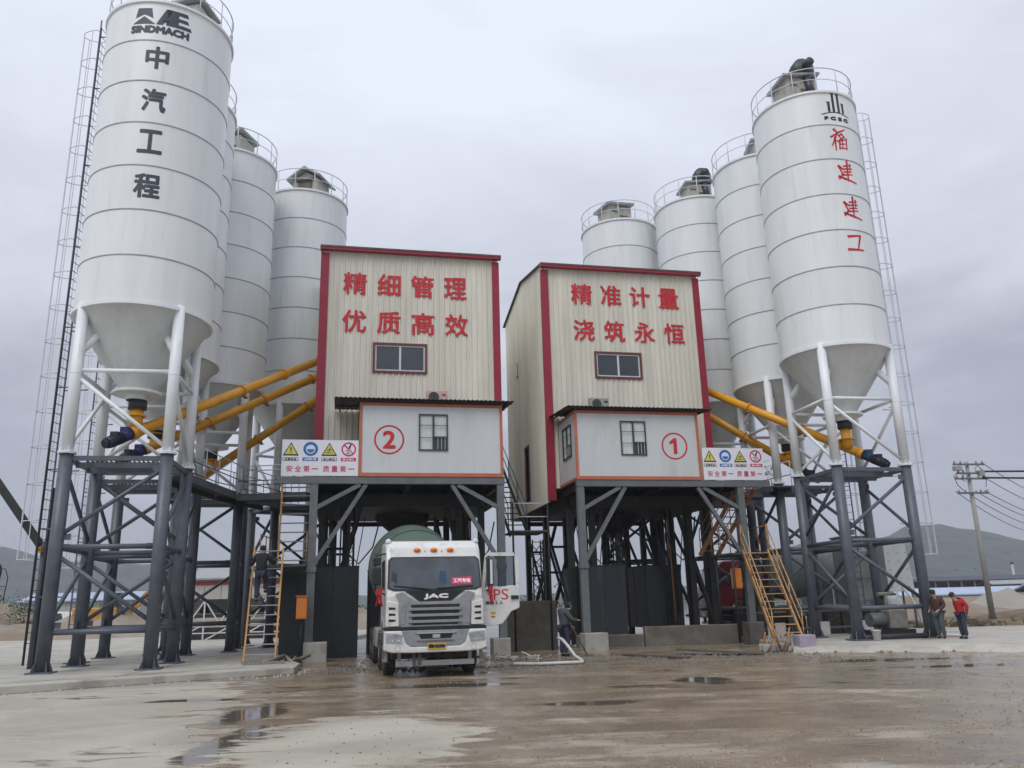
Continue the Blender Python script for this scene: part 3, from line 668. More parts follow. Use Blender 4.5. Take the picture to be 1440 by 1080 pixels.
screw('middle yellow screw conveyor on the left, parallel below the longest one', (-12.85, 28.99, 7.55), (-8.21, 34.25, 11.53), 'motor_blue', Vector((-12.95, 28.99, Z8)))
screw('lowest and steepest yellow screw conveyor left of the tower marked 2', (-12.45, 33.4, 7.34), (-8.42, 35.22, 10.81), 'motor_blue', Vector((-12.55, 33.4, Z8)))
screw('long yellow screw conveyor from the red lettered silo to the tower marked 1', (12.75, 30.6, 6.97), (8.0, 35.9, 11.13), 'motor_teal', Vector((12.62, 30.55, Z8)))
screw('shorter yellow screw conveyor on the right, below the longer one', (11.84, 35.1, 7.28), (7.6, 37.25, 10.9), 'motor_dark', Vector((11.9, 35.1, Z8)))

# ------------------------------------------------------------ batching towers
def corr(m, u0, u1, z0, z1, y, side=-1, hole=None, pitch=.24, gable=None):
    """trapezoid ribbed sheet in plane y, ribs stick out toward side*y; hole=(a,b,c,d)"""
    u = u0
    ribs = []
    while u < u1-1e-6:
        w = min(pitch, u1-u); a = u+w*.0; ribs += [(a, a+w*.55, 0, 0), (a+w*.55, a+w*.66, 0, 1), (a+w*.66, a+w*.89, 1, 1), (a+w*.89, a+w, 1, 0)]; u += w
    for a, b, h0, h1 in ribs:
        ya, yb = y+side*h0*.036, y+side*h1*.036; c = (a+b)/2
        segs = [(z0, z1)]
        if hole and hole[0] < c < hole[1]: segs = [(z0, hole[2]), (hole[3], z1)]
        for s0, s1 in segs:
            if s1 <= s0: continue
            ta = tb = s1
            if gable and s1 == z1: ta, tb = gable(a), gable(b)
            m.add([(a, ya, s0), (b, yb, s0), (b, yb, tb), (a, ya, ta)], [(0, 1, 2, 3)])
    return m
TW, TD, WZ0, WZ1, RZ = 7.1, 7.9, 5.55, 15.7, 16.45
def tower(O, x0, label, rows_, win, cabmirror, idx):
    """batching tower; local x along the front; front wall at y=2.5"""
    t = thing('batching_tower', label, 'tower', (O[0], O[1], 0), R(12), 'clad batching towers'); x1 = x0+TW; y0 = 2.5; y1 = 2.5+TD
    n = 8; w = TW/n; hole = (win[0], win[1], win[2], win[3])
    door = (x0+.35, x0+1.5, 6.0, 7.75) if idx == 2 else None
    for i in range(n):
        a = x0+i*w; h = hole if hole[0] < a+w and hole[1] > a else None
        m = MB(); z0 = 6.08
        if door and door[0] < a+w and door[1] > a:
            corr(m, a, a+w, z0, WZ1, y0, -1, (door[0], door[1], z0, door[3]), w/4)
        else: corr(m, a, a+w, z0, WZ1, y0, -1, h, w/4)
        m.build('wall_sheet', 'cladding', t)
    Q = Matrix(((0, 1, 0, 0), (1, 0, 0, 0), (0, 0, 1, 0), (0, 0, 0, 1)))
    gb = lambda a: WZ1+(RZ-WZ1)*(1-abs(a-(y0+TD/2))/(TD/2))
    sdoor = (y0+3.4, y0+4.15, 6.0, 8.45) if idx == 1 else None
    swin = (y0+5.2, y0+5.5, 12.2, 12.9) if idx == 1 else None
    for sx_, xx in ((-1, x0), (1, x1)):
        for i in range(9):
            a = y0+i*TD/9; b = a+TD/9; m = MB(); h = None
            if sx_ < 0 and sdoor and sdoor[0] < b and sdoor[1] > a: h = sdoor
            if sx_ < 0 and swin and swin[0] < b and swin[1] > a: h = swin
            corr(m, a, b, WZ0, WZ1, 0, sx_, h, TD/36, gb)
            m.v = [(xx+v[1], v[0], v[2]) for v in m.v]; m.build('wall_sheet', 'cladding', t)
    for i in range(n): 
        m = MB(); corr(m, x0+i*w, x0+i*w+w, WZ0, WZ1, y1, 1, None, w/4); m.build('wall_sheet', 'cladding', t)
    # added near-black box, stands in for the unlit inside
    MB().bx(x0+.12, x1-.12, y0+.35, y1-.1, 5.7, WZ1-.1).build('dark_inner_box', 'interior', t)
    # roof
    for sg in (0, 1):
        ya, za, yb, zb = (y0-.28, WZ1-.02, y0+TD/2, RZ+.04) if sg == 0 else (y1+.28, WZ1-.02, y0+TD/2, RZ+.04)
        m = MB().add([(x0-.12, ya, za+.03), (x1+.12, ya, za+.03), (x1+.12, yb, zb+.03), (x0-.12, yb, zb+.03), (x0-.12, ya, za-.03), (x1+.12, ya, za-.03), (x1+.12, yb, zb-.03), (x0-.12, yb, zb-.03)],
                     [(0, 1, 2, 3), (7, 6, 5, 4), (0, 4, 5, 1), (3, 2, 6, 7), (0, 3, 7, 4), (1, 5, 6, 2)])
        m.build('roof_slope', 'roof_sheet', t)
    MB().bx(x0-.12, x1+.12, y0-.26, y0-.06, WZ1-.15, WZ1+.03).build('eave_trim', 'trim_red', t)
    for xx in (x0-.05, x1-.24):
        MB().bx(xx, xx+.29, y0-.075, y0-.034, 6.0 if idx == 2 else 5.6, WZ1-.23).build('corner_trim', 'trim_red', t)
    MB().bx(x0-.085, x0-.045, y0-.074, y0+.06, WZ0, WZ1-.24).build('corner_trim', 'trim_red', t)
    # window
    a, b, c, d = hole; f = MB()
    for q in ((a-.09, b+.09, c-.09, c), (a-.09, b+.09, d, d+.09), (a-.09, a, c, d), (b, b+.09, c, d)): f.bx(q[0], q[1], y0-.07, y0+.05, q[2], q[3])
    wf = f.build('window', 'window_trim', t)
    f = MB(); k = .055; mid = (a+b)/2
    for q in ((a, b, c, c+k), (a, b, d-k, d), (a, a+k, c+k, d-k), (b-k, b, c+k, d-k), (mid-.04, mid+.04, c+k, d-k)): f.bx(q[0], q[1], y0-.03, y0+.03, q[2], q[3])
    f.build('window_frame', 'window_frame_white', wf)
    for q in ((a+k, mid-.04), (mid+.04, b-k)): MB().bx(q[0], q[1], y0+.0, y0+.012, c+k, d-k).build('pane', 'glass_dark', wf)
    if door:
        MB().bx(door[0]-.05, door[1]+.05, y0-.05, y0+.04, door[3]-.06, door[3]).bx(door[0]-.06, door[0], y0-.05, y0+.04, 6.1, door[3]).build('door_frame', 'window_trim', t)
        MB().bx(door[0]+.3, door[0]+.34, y0-.02, y0+.02, 6.1, door[3]-.1).build('door_edge', 'window_frame_white', t)
    if sdoor:
        MB().bx(x0-.06, x0+.02, sdoor[0]-.06, sdoor[0], sdoor[2], sdoor[3]).bx(x0-.06, x0+.02, sdoor[1], sdoor[1]+.06, sdoor[2], sdoor[3]).bx(x0-.06, x0+.02, sdoor[0]-.06, sdoor[1]+.06, sdoor[3], sdoor[3]+.06).build('door_frame', 'window_trim', t)
        MB().bx(x0-.06, x0+.03, swin[0]-.04, swin[1]+.04, swin[2]-.04, swin[2]).build('vent_sill', 'window_trim', t)
    for txt, z in rows_:
        for ch, u in txt:
            letter(ch, 1, u, y0-.042, z, 'letter_red', t, square=(.90, .91), bold=.03)
    return t
B2 = (-5.39, 28.2); B1 = (2.34, 30.3)
def sp(txt, u0, du): return [(c, u0+i*du) for i, c in enumerate(txt)]
tower(B2, -1.56, 'left cream clad tower reading 精细管理 优质高效 with three yellow screws entering it', [(sp('精细管理', -.28, 1.345), 14.22), (sp('优质高效', -.28, 1.36), 12.62)], (.56, 2.52, 10.62, 11.68), False, 2)
tower(B1, -.42, 'right cream clad tower reading 精准计量 浇筑永恒 whose ribbed left side wall shows', [(sp('精准计量', 1.28, 1.325), 14.45), (sp('浇筑永恒', 1.32, 1.36), 12.82)], (1.80, 3.72, 10.80, 11.80), True, 1)

# support frames of the towers
def support(O, xl, xr, label, wing):
    t = thing('tower_support_frame', label, 'steel frame', (O[0], O[1], 0), R(12), 'steel frames under the batching towers')
    col = MB().bx(-.13, .13, -.012, .012, 0.1, 6.0).bx(-.13, -.11, -.11, .11, .1, 6.0).bx(.11, .13, -.11, .11, .1, 6.0).bx(-.13, .13, -.13, -.11, .1, 6.0)
    cf = col.build('leg', 'frame_steel', t); cf.location = (xl, .15, 0); cp(cf, t, (xr, .15, 0))
    cd = MB().bx(-.12, .12, -.12, .12, .1, 5.75).build('leg', 'frame_steel_dark', t)
    xs = [xl+.25, xl+1.15, xr-1.15, xr-.3]; cd.location = (xs[0], 2.6, 0)
    for y in (2.6, 6.5, 10.2):
        for x in xs:
            if (x, y) == (xs[0], 2.6): continue
            cp(cd, t, (x, y, 0))
    # deck beams
    MB().bx(min(xl-1.0*(wing < 0)*1.1-.15, xl-.15), max(xr+1.1*(wing > 0)+.15, xr+.15), .0, .2, 5.82, 6.06).build('front_beam', 'frame_steel', t)
    bx_ = MB().bx(-.08, .08, .2, 10.3, 5.75, 5.98).build('deck_beam', 'frame_steel_dark', t); bx_.location = (xl, 0, 0)
    for x in (xl+1.6, (xl+xr)/2, xr-1.6, xr): cp(bx_, t, (x, 0, 0))
    MB().bx(xl-.2, xr+.2, .25, 10.4, 5.98, 6.04).build('deck_plate', 'frame_steel_dark', t)
    # knee braces, front
    for a, b in (((xl, .1, 3.0), (xl+1.75, .1, 5.8)), ((xl, .1, 4.95), (xl+1.55, .1, 5.8)), ((xr, .1, 3.0), (xr-1.75, .1, 5.8)), ((xr, .1, 4.95), (xr-1.55, .1, 5.8))):
        MB().bar(a, b, .13, .14).build('knee_brace', 'frame_steel', t)
    for x in (xl, xr):
        MB().bx(x-.16, x+.16, -.02, .3, 2.85, 3.05).build('gusset', 'frame_steel', t)
    for y in (2.6, 6.5, 10.2):
        for a, b in (((xs[0], y, .6), (xs[1]+.5, y, 5.3)), ((xs[3], y, .6), (xs[2]-.5, y, 5.3))):
            MB().bar(a, b, .14, .14).build('diagonal_brace', 'frame_steel_dark', t)
        MB().bx(xs[0], xs[3], y-.09, y+.09, 5.3, 5.5).build('cross_beam', 'frame_steel_dark', t)
        if y > 5: 
            for zz in (2.9, 4.0): MB().bx(xs[0], xs[1], y-.05, y+.05, zz, zz+.1).build('cross_beam', 'frame_steel_dark', t)
    for x in xs:
        for a, b in (((x, 2.6, 1.0), (x, 6.5, 4.9)), ((x, 6.5, 1.0), (x, 10.2, 4.8))):
            MB().bar(a, b, .1, .1).build('side_brace', 'frame_steel_dark', t)
    MB().bx(xl+.2, xr-.2, 2.2, 7.2, 5.28, 5.74).build('machine_platform', 'frame_steel_dark', t)
    return t
support(B2, -1.5, 5.0, 'grey steel legs and knee braces under the tower marked 2, straddling the truck', -1)
support(B1, .12, 6.55, 'grey steel legs and knee braces under the tower marked 1, over the empty bay', 1)
# discharge hoppers
def hopper(O, x, y, label):
    t = thing('discharge_hopper', label, 'hopper', (*fr(O, x, y), 0), R(12), 'discharge hoppers under the towers')
    MB().lathe([(1.1, 5.3), (1.1, 5.1), (.45, 4.55), (.3, 4.5), (.3, 4.42)], 24, sm=False).build('funnel', 'frame_steel_dark', t)
    MB().lathe([(.34, 4.5), (.34, 4.36), (.3, 4.36)], 20, sm=False).build('outlet', 'frame_steel', t)
hopper(B2, 1.9, 5.4, 'dark steel discharge funnel above the green mixer drum')
hopper(B1, 3.2, 5.4, 'dark steel discharge funnel above the empty loading bay')
# concrete footings
def footing(x, y, sx, sy, h, label, rz=12, mat='concrete'):
    o_ = MB().box((0, 0, h/2-.05), (sx, sy, h+.1)).build('concrete_footing', mat, bevel=.03); o_.location = (x, y, 0); o_.rotation_euler = (0, 0, R(rz))
    tag(o_, label, 'footing', 'concrete footings of the towers')
x_, y_ = fr(B2, -1.5, .15); footing(x_+.25, y_-.1, .75, .55, .62, 'concrete footing behind the pipe heap at a front leg of tower 2')
x_, y_ = fr(B2, 5.0, .15); footing(x_-.1, y_, .6, .7, .55, 'concrete footing beside the open truck door')
x_, y_ = fr(B1, .12, .15); footing(x_+.25, y_-.1, .85, .7, .6, 'pale concrete footing at the left front leg of the tower marked 1')
x_, y_ = fr(B1, 6.55, .15); footing(x_, y_-.1, .6, .6, .8, 'damp concrete footing at the foot of the yellow stair', mat='concrete_wet')

# low walls
def lowwall(name, a, b, w, h, mat, label):
    d = Vector((b[0]-a[0], b[1]-a[1])); o_ = MB().bx(0, d.length, -w/2, w/2, -.05, h).build(name, mat, bevel=.03); o_.location = (a[0], a[1], 0); o_.rotation_euler = (0, 0, math.atan2(d.y, d.x)); tag(o_, label, 'wall'); return o_
a = fr(B1, 2.7, 1.3); b = fr(B1, 6.3, .9); lowwall('low_wall', a, b, .3, .72, 'concrete_wet', 'low damp concrete wall in front of the right dark enclosure')
a = fr(B1, .3, 2.2); b = fr(B1, 2.7, 1.3); lowwall('low_wall', a, b, .3, .45, 'concrete_wet', 'lower broken concrete curb across the empty loading bay')
a = fr(B2, 5.4, 2.2); b = fr(B2, 7.4, 2.0); lowwall('retaining_wall', a, b, .3, 1.75, 'concrete_dark', 'dark concrete wall between the two towers behind the standing worker')

# dark sheet enclosures
def enclosure(O, x0, x1, y0, y1, h, label, zb=0.0):
    t = thing('sheet_enclosure', label, 'enclosure', (*fr(O, x0, y0), 0), R(12), 'dark sheet enclosures under the towers')
    W_, D_ = x1-x0, y1-y0; n = max(1, round(W_/1.0)); k = max(1, round(D_/1.2))
    for i in range(n):
        for yy in (0, D_): MB().bx(i*W_/n+.006, (i+1)*W_/n-.006, yy-.02, yy+.02, zb, h).build('sheet_panel', 'sheet_dark', t)
    for i in range(k):
        for xx in (0, W_): MB().bx(xx-.02, xx+.02, i*D_/k+.03, (i+1)*D_/k-.03, zb, h).build('sheet_panel', 'sheet_dark', t)
    MB().bx(-.03, W_+.03, -.03, D_+.03, h+.002, h+.05).build('top_cover', 'frame_steel_dark', t)
    return t
enclosure(B2, -2.55, .1, 1.9, 4.9, 3.08, 'dark sheet metal enclosure behind the orange switch box')
enclosure(B2, .55, 1.05, 3.2, 5.2, 3.05, 'narrow grey-white panel box left of the mixer drum')
enclosure(B1, .55, 2.3, 1.9, 4.6, 2.98, 'dark blue sheet enclosure left of the gap under the tower marked 1', .45)
enclosure(B1, 3.7, 5.25, 3.4, 6.0, 3.02, 'dark blue sheet enclosure right of the gap under the tower marked 1', .6)

def lattice(O, u, v, h, w_, label, z0=.1):
    t = thing('lattice_mast', label, 'mast', (*fr(O, u, v), 0), R(12), 'slim lattice masts under the towers')
    for a, b in ((-1, -1), (1, -1), (1, 1), (-1, 1)): MB().tube((a*w_, b*w_, z0), (a*w_, b*w_, h), .03, 6).build('post', 'frame_steel_dark', t)
    z = z0; k = 0
    while z < h-.5:
        MB().bar((-w_, -w_, z), (w_, -w_, z+.5), .03, .03).bar((w_, -w_, z), (w_, w_, z+.5), .03, .03).bar((-w_, -w_, z+.5), (w_, -w_, z+.5), .03, .03).bar((w_, w_, z), (-w_, w_, z+.5), .03, .03).build('lacing', 'frame_steel_dark', t); z += .5
lattice(B1, 2.72, 3.6, 5.3, .2, 'slim lattice mast between the two dark sheet enclosures under tower 1'); lattice(B1, 3.1, 6.4, 5.3, .16, 'slimmer lattice mast behind the gap between the sheet enclosures')
lattice(B2, -.2, 7.4, 5.3, .2, 'slim lattice mast behind the left enclosure under tower 2'); lattice(B1, -.6, 4.4, 4.2, .22, 'slim lattice mast under the landing between the towers')
def pipes(O, us, label):
    t = thing('pipe_bundle', label, 'pipes', (*fr(O, us[0], us[1]), 0), R(12), 'drop pipes under the towers')
    for k in range(4): MB().tube((k*.16, 0, .2+.3*k), (k*.16+.05, .1*k, 5.3), .03+.01*(k % 2), 8).build('pipe', 'frame_steel_dark' if k != 2 else 'rail_rusty', t)
    MB().path([(0, -.1, 4.9), (.3, -.25, 3.6), (.7, -.3, 3.2), (1.2, -.2, 3.8), (1.5, 0, 5.0)], .03, 6).path([(-.3, 0, 5.0), (-.1, -.2, 2.9), (.5, -.3, 2.4), (.9, -.1, 4.9)], .02, 6).build('loop_cable', 'wire_black', t)
pipes(B1, (4.4, 3.0), 'thin drop pipes and looping cables behind the low damp wall'); pipes(B1, (1.6, 5.0), 'thin drop pipes above the left dark enclosure of tower 1'); pipes(B2, (-.6, 2.4), 'thin drop pipes above the dark enclosure of tower 2'); pipes(B2, (4.2, 5.2), 'thin drop pipes hanging right of the green drum')
# rough ladders standing at the back
ship = None
# ------------------------------------------------------------ control cabins
def cabin(O, x1, num, numx, winx, label, side_win):
    t = thing('control_cabin', label, 'cabin', (O[0], O[1], 0), R(12), 'control cabins'); z0, z1, D_ = 6.07, 8.72, 2.38
    n = 5; w = x1/n; a, b, c, d = winx[0], winx[1], 7.0, 8.33
    for i in range(n):
        p, q = i*w, (i+1)*w
        if b <= p or a >= q: MB().bx(p+.0012, q-.0012, 0, .05, z0+.1, z1-.1).build('wall_panel', 'cabin_panel', t)
        else:
            m = MB(); l_, r_ = max(p, a), min(q, b)
            m.bx(p+.0012, q-.0012, 0, .05, z0+.1, c); m.bx(p+.0012, q-.0012, 0, .05, d, z1-.1)
            if l_ > p: m.bx(p+.0012, l_, 0, .05, c, d)
            if r_ < q: m.bx(r_, q-.0012, 0, .05, c, d)
            m.build('wall_panel', 'cabin_panel', t)
    for xx in (0.0, x1-.05):
        for k in range(2): 
            if side_win and xx == 0.0:
                y_a, y_b = .55, 1.75; p, q = .06+k*1.16, .06+(k+1)*1.16-.008
                m = MB(); m.bx(0, .05, p, q, z0+.1, 7.05); m.bx(0, .05, p, q, 8.3, z1-.1)
                if k == 0: m.bx(0, .05, p, y_a, 7.05, 8.3)
                else: m.bx(0, .05, y_b, q, 7.05, 8.3)
                m.build('wall_panel', 'cabin_panel', t)
            else: MB().bx(xx, xx+.05, .06+k*1.16, .06+(k+1)*1.16-.008, z0+.1, z1-.1).build('wall_panel', 'cabin_panel', t)
    for q in ((-.03, x1+.03, z0, z0+.13), (-.03, x1+.03, z1-.11, z1)): MB().bx(q[0], q[1], -.03, .02, q[2], q[3]).build('frame_rail', 'trim_orange', t)
    for xx in (-.032, x1-.07): MB().bx(xx, xx+.1, -.032, .022, z0+.13, z1-.11).build('frame_post', 'trim_orange', t)
    for xx in (-.03, x1-.02):
        for zz in (z0, z1-.1): MB().bx(xx, xx+.05, .022, D_, zz, zz+.1).build('frame_rail', 'trim_orange', t)
    MB().bx(.0, x1, .06, D_, z0-.02, z0+.05).build('floor', 'frame_steel_dark', t)
    MB().bx(.07, x1-.07, .6 if not side_win else .45, D_-.1, z0+.12, z1-.15).build('dark_inner_box', 'interior', t) if not side_win else MB().bx(.5, x1-.07, .5, D_-.1, z0+.12, z1-.15).build('dark_inner_box', 'interior', t)  # added near-black box keeps the cabin inside dark
    # window with bars
    def window(a, b, c, d, M_):
        f = MB(); k = .045; mid = (a+b)/2
        for q in ((a, b, c, c+k), (a, b, d-k, d), (a, a+k, c+k, d-k), (b-k, b, c+k, d-k), (mid-.03, mid+.03, c+k, d-k)): f.bx(q[0], q[1], -.045, .04, q[2], q[3])
        lo = c+(d-c)*.36
        f.bx(mid+.03, b-k, -.04, .03, lo, lo+.04)
        bars = MB()
        for z in (c+(d-c)*.34, c+(d-c)*.68): bars.bx(a, b, -.062, -.048, z, z+.02)
        low = MB()
        for i in range(1, 4): low.bx(mid+.03+(b-mid)*i/4-.01, mid+.03+(b-mid)*i/4+.008, -.062, -.048, c+k, lo)
        cur = MB().bx(a+k, mid-.03, .012, .022, c+k, d-k).bx(mid+.03, b-k, .012, .022, lo+.04, d-k)
        dark = MB().bx(mid+.03, b-k, .012, .022, c+k, lo)
        for q_ in (f, bars, low, cur, dark): q_.v = [tuple(M_ @ Vector(v)) for v in q_.v]
        wf = f.build('window', 'bar_dark', t); bars.build('window_bar', 'bar_dark', wf); low.build('window_bar', 'bar_light', wf)
        cur.build('curtain', 'curtain', wf); dark.build('pane', 'glass_dark', wf)
    window(a, b, c, d, Matrix.Identity(4))
    if side_win: window(-1.75, -.55, 7.05, 8.3, Matrix(((0, 1, 0, 0), (-1, 0, 0, 0), (0, 0, 1, 0), (0, 0, 0, 1))))
    # number in ring
    ring = [(numx+.53*math.cos(k*math.pi/24), -.004, 7.38+.53*math.sin(k*math.pi/24)) for k in range(48)]
    m = MB()
    for k in range(48):
        A, B_ = ring[k], ring[(k+1) % 48]; cen = Vector((numx, -.004, 7.38))
        a2, b2 = cen+(Vector(A)-cen)*.88, cen+(Vector(B_)-cen)*.88
        m.add([A, B_, b2, a2], [(0, 1, 2, 3)])
    m.build('number_ring', 'letter_red', t)
    if num == '2': letter(num, 1, numx, -.004, 7.38, 'letter_red', t, 'numeral', square=(.40, .60), bold=.06)
    else: MB().add([(numx+x, -.004, 7.38+z) for x, z in ((-.05, -.31), (.10, -.31), (.10, .31), (-.02, .31), (-.20, .16), (-.20, .05), (-.05, .12))], [(0, 1, 2, 3, 4, 5, 6)]).build('numeral', 'letter_red', t)
    return t
cabin(B2, 5.08, '2', 1.02, (2.06, 3.10), 'left control cabin, grey with orange edges, ringed number 2 left of its barred window', False)
cabin(B1, 4.95, '1', 3.95, (1.78, 2.80), 'right control cabin with an extra side window, ringed number 1 right of its front window', True)

def cabin_roof(O, x0, x1, label):
    t = thing('cabin_canopy', label, 'canopy', (O[0], O[1], 0), R(12), 'corrugated sheets over the control cabins')
    n = round((x1-x0)/.85); w = (x1-x0)/n
    for i in range(n):
        m = MB(); k = 10
        for j in range(k):
            a, b = x0+i*w+j*w/k, x0+i*w+(j+1)*w/k; h0, h1 = (.035 if j % 2 else 0), (0 if j % 2 else .035)
            for z, fl in ((0, 0), (-.012, 1)):
                q = [(a, -.34, 8.80+h0+z), (b, -.34, 8.80+h1+z), (b, 2.42, 9.0+h1+z), (a, 2.42, 9.0+h0+z)]
                m.add(q, [(0, 1, 2, 3)])
            m.add([(a, -.34, 8.80+h0), (b, -.34, 8.80+h1), (b, -.34, 8.785+h1), (a, -.34, 8.785+h0)], [(0, 1, 2, 3)])
        m.build('roof_sheet', 'roof_sheet', t)
    MB().bx(x0+.05, x1-.05, -.20, -.12, 8.73, 8.785).bx(x0+.05, x1-.05, 1.2, 1.28, 8.83, 8.88).build('purlin', 'frame_steel_dark', t)
    for x in (x0+.2, (x0+x1)/2, x1-.2): MB().bar((x, -.28, 8.75), (x, 2.4, 8.93), .05, .05).build('rafter', 'frame_steel_dark', t)
cabin_roof(B2, -.92, 5.5, 'rusty corrugated canopy over cabin 2, its left end hanging over a doorway')
cabin_roof(B1, -.38, 5.5, 'rusty corrugated canopy over cabin 1')

def ac_unit(O, x, label, pink):
    t = thing('air_conditioner', label, 'air conditioner', (*fr(O, x, 1.75), 9.08), R(12), 'air conditioner units on the cabin roofs')
    MB().bx(-.4, .4, -.15, .15, .06, .56).build('case', 'ac_pink' if pink else 'ac_grey', t, bevel=.02)
    MB().tube((-.12, -.152, .31), (-.12, -.165, .31), .2, 24).build('fan_grille', 'frame_steel_dark', t)
    for r_ in (.19, .13, .07): MB().path([(-.12+r_*math.cos(k*.393), -.17, .31+r_*math.sin(k*.393)) for k in range(16)], .008, 5, True).build('grille_ring', 'pipe_grey', t)
    MB().bx(.2, .34, -.16, -.151, .36, .44).build('badge', 'letter_red' if pink else 'motor_dark', t)
    for s_ in (-.3, .3): MB().bx(s_-.03, s_+.03, -.15, .15, 0, .06).build('foot', 'motor_dark', t)
ac_unit(B2, 2.9, 'pinkish air conditioner unit on the roof of cabin 2', True)
ac_unit(B1, 1.55, 'grey air conditioner unit on the roof of cabin 1', False)

# ------------------------------------------------------------ warning boards
def board(O, x0, x1, label):
    t = thing('warning_sign', label, 'sign', (O[0], O[1], 0), R(12), 'safety boards beside the cabins'); z0, z1 = 6.08, 7.33; y = -.02; W_ = x1-x0
    MB().bx(x0, x1, y, y+.04, z0, z1).build('board', 'sign_white', t)
    yy = y-.003; cz = 6.98
    def flat(polys, mat, nm, off=0.0):
        m = MB()
        for p in polys: m.add([(a, yy-off, b) for a, b in p], [tuple(range(len(p)))])
        return m.build(nm, mat, t)
    def disc(cx, cz_, r, r0=0, a0=0, a1=360, n=28):
        out_ = []
        for k in range(n):
            p, q = R(a0+(a1-a0)*k/n), R(a0+(a1-a0)*(k+1)/n)
            out_.append([(cx+r*math.cos(p), cz_+r*math.sin(p)), (cx+r*math.cos(q), cz_+r*math.sin(q)), (cx+r0*math.cos(q), cz_+r0*math.sin(q)), (cx+r0*math.cos(p), cz_+r0*math.sin(p))] if r0 else [(cx, cz_), (cx+r*math.cos(p), cz_+r*math.sin(p)), (cx+r*math.cos(q), cz_+r*math.sin(q))])
        return out_
    c4 = [x0+W_*f for f in (.115, .37, .615, .87)]
    for i in (0, 2):
        c = c4[i]; T = lambda s_: [(c-.27*s_, cz-.21*s_-.0), (c+.27*s_, cz-.21*s_), (c, cz+.26*s_)]
        flat([T(1)], 'letter_black', 'warning_triangle'); flat([T(.76)], 'sign_yellow', 'warning_triangle', .002)
        if i == 0: flat([[(c-.028, cz+.08), (c-.014, cz-.07), (c+.014, cz-.07), (c+.028, cz+.08)], [(c-.02, cz-.13), (c+.02, cz-.13), (c+.02, cz-.095), (c-.02, cz-.095)]], 'letter_black', 'warning_mark', .004)
        else: flat(stroke([(c-.13, cz-.10), (c+.13, cz-.10)], .025)+stroke([(c-.02, cz-.08), (c+.02, cz+.03), (c+.1, cz-.02)], .03)+stroke([(c-.08, cz-.02), (c+.02, cz+.03), (c-.0, cz+.09)], .03), 'letter_black', 'warning_mark', .004)
    c = c4[1]; flat(disc(c, cz+.03, .25), 'sign_blue', 'mask_symbol'); flat(disc(c, cz+.02, .155), 'sign_white', 'mask_symbol', .002); flat(disc(c, cz+.02, .125, 0, 180, 360), 'sign_blue', 'mask_symbol', .004)
    c = c4[3]; flat(disc(c, cz+.03, .25, .20), 'sign_red', 'prohibition_ring', .002); flat(stroke([(c-.16, cz+.19), (c+.16, cz-.13)], .05), 'sign_red', 'prohibition_ring', .004)
    flat(stroke([(c+.02, cz+.08), (c+.07, cz+.2)], .07)+stroke([(c-.10, cz-.02), (c-.02, cz-.02), (c-.02, cz-.09)], .03)+stroke([(c-.08, cz-.12), (c+.05, cz-.12)], .03), 'letter_black', 'prohibition_mark', .003)
    for i, (bg_, ink, tx) in enumerate((('letter_black', 'letter_black', '注意安全'), ('sign_blue', 'letter_white', '必须戴口罩'), ('letter_black', 'letter_black', '当心粉尘'), ('sign_red', 'letter_white', '禁止烟火'))):
        c = c4[i]; zz = 6.65
        flat([[(c-.26, zz-.06), (c+.26, zz-.06), (c+.26, zz+.06), (c-.26, zz+.06)]], bg_, 'caption_plate')
        if i in (0, 2): flat([[(c-.245, zz-.045), (c+.245, zz-.045), (c+.245, zz+.045), (c-.245, zz+.045)]], 'sign_white', 'caption_plate', .002)
        letter(tx, 1, c, yy-.004, zz, ink, t, 'caption', square=(.40, .07), bold=.01)
    for tx, u in (('安全第一', .27), ('质量第一', .745)):
        for k, ch in enumerate(tx):
            letter(ch, 1, x0+W_*u+(k-1.5)*.285, yy, 6.32, 'sign_red', t, 'character', square=(.205, .21 if ch != '一' else .03), bold=.015)
board(B2, -2.62, -.04, 'white safety board with four symbols left of cabin 2, reading 安全第一 质量第一')
board(B1, 5.06, 7.62, 'white safety board with four symbols right of cabin 1, reading 安全第一 质量第一')

# ------------------------------------------------------------ caged ladders
def ladder(x, y, z0, z1, ang, label, mat='dark_steel', cage0=3.0, cage_mat='rail_paint', lower=None, w=.42):
    """ang: world direction (deg) in which the cage bulges"""
    t = thing('caged_ladder', label, 'ladder', (x, y, 0), R(ang), 'caged ladders on the silos')
    for s_ in (-w/2, w/2): MB().bx(-.025, .025, s_-.012, s_+.012, z0, z1).build('rail', mat, t)
    ru = MB().tube((0, -w/2, 0), (0, w/2, 0), .012, 6).build('rung', mat, t); ru.location = (0, 0, z0+.15)
    z = z0+.45
    while z < z1: cp(ru, t, (0, 0, z)); z += .3
    hoop = [(.04+.36*math.sin(math.pi*k/12)*1.0+.0, -.33*math.cos(math.pi*k/12)*1.0, 0) for k in range(13)]
    hoop = [(0, -w/2, 0)]+[(h[0]+.28*math.sin(math.pi*k/12), h[1], 0) for k, h in enumerate(hoop)]+[(0, w/2, 0)]
    hp = MB().path(hoop, .014, 6).build('cage_hoop', cage_mat, t); hp.location = (0, 0, cage0)
    z = cage0+1.15
    while z < z1+.1: cp(hp, t, (0, 0, z)); z += 1.15
    for k in (2, 5, 7, 9, 12):
        h = hoop[k]; MB().bx(h[0]-.012, h[0]+.012, h[1]-.006, h[1]+.006, cage0, z-1.15).build('cage_strip', cage_mat, t)
    return t
def standoff(t, zs, L_, mat='dark_steel'):
    for z in zs: MB().tube((0, .2, z), (-L_, .2, z), .02, 6).tube((0, -.2, z), (-L_, -.2, z), .02, 6).build('wall_bracket', mat, t)
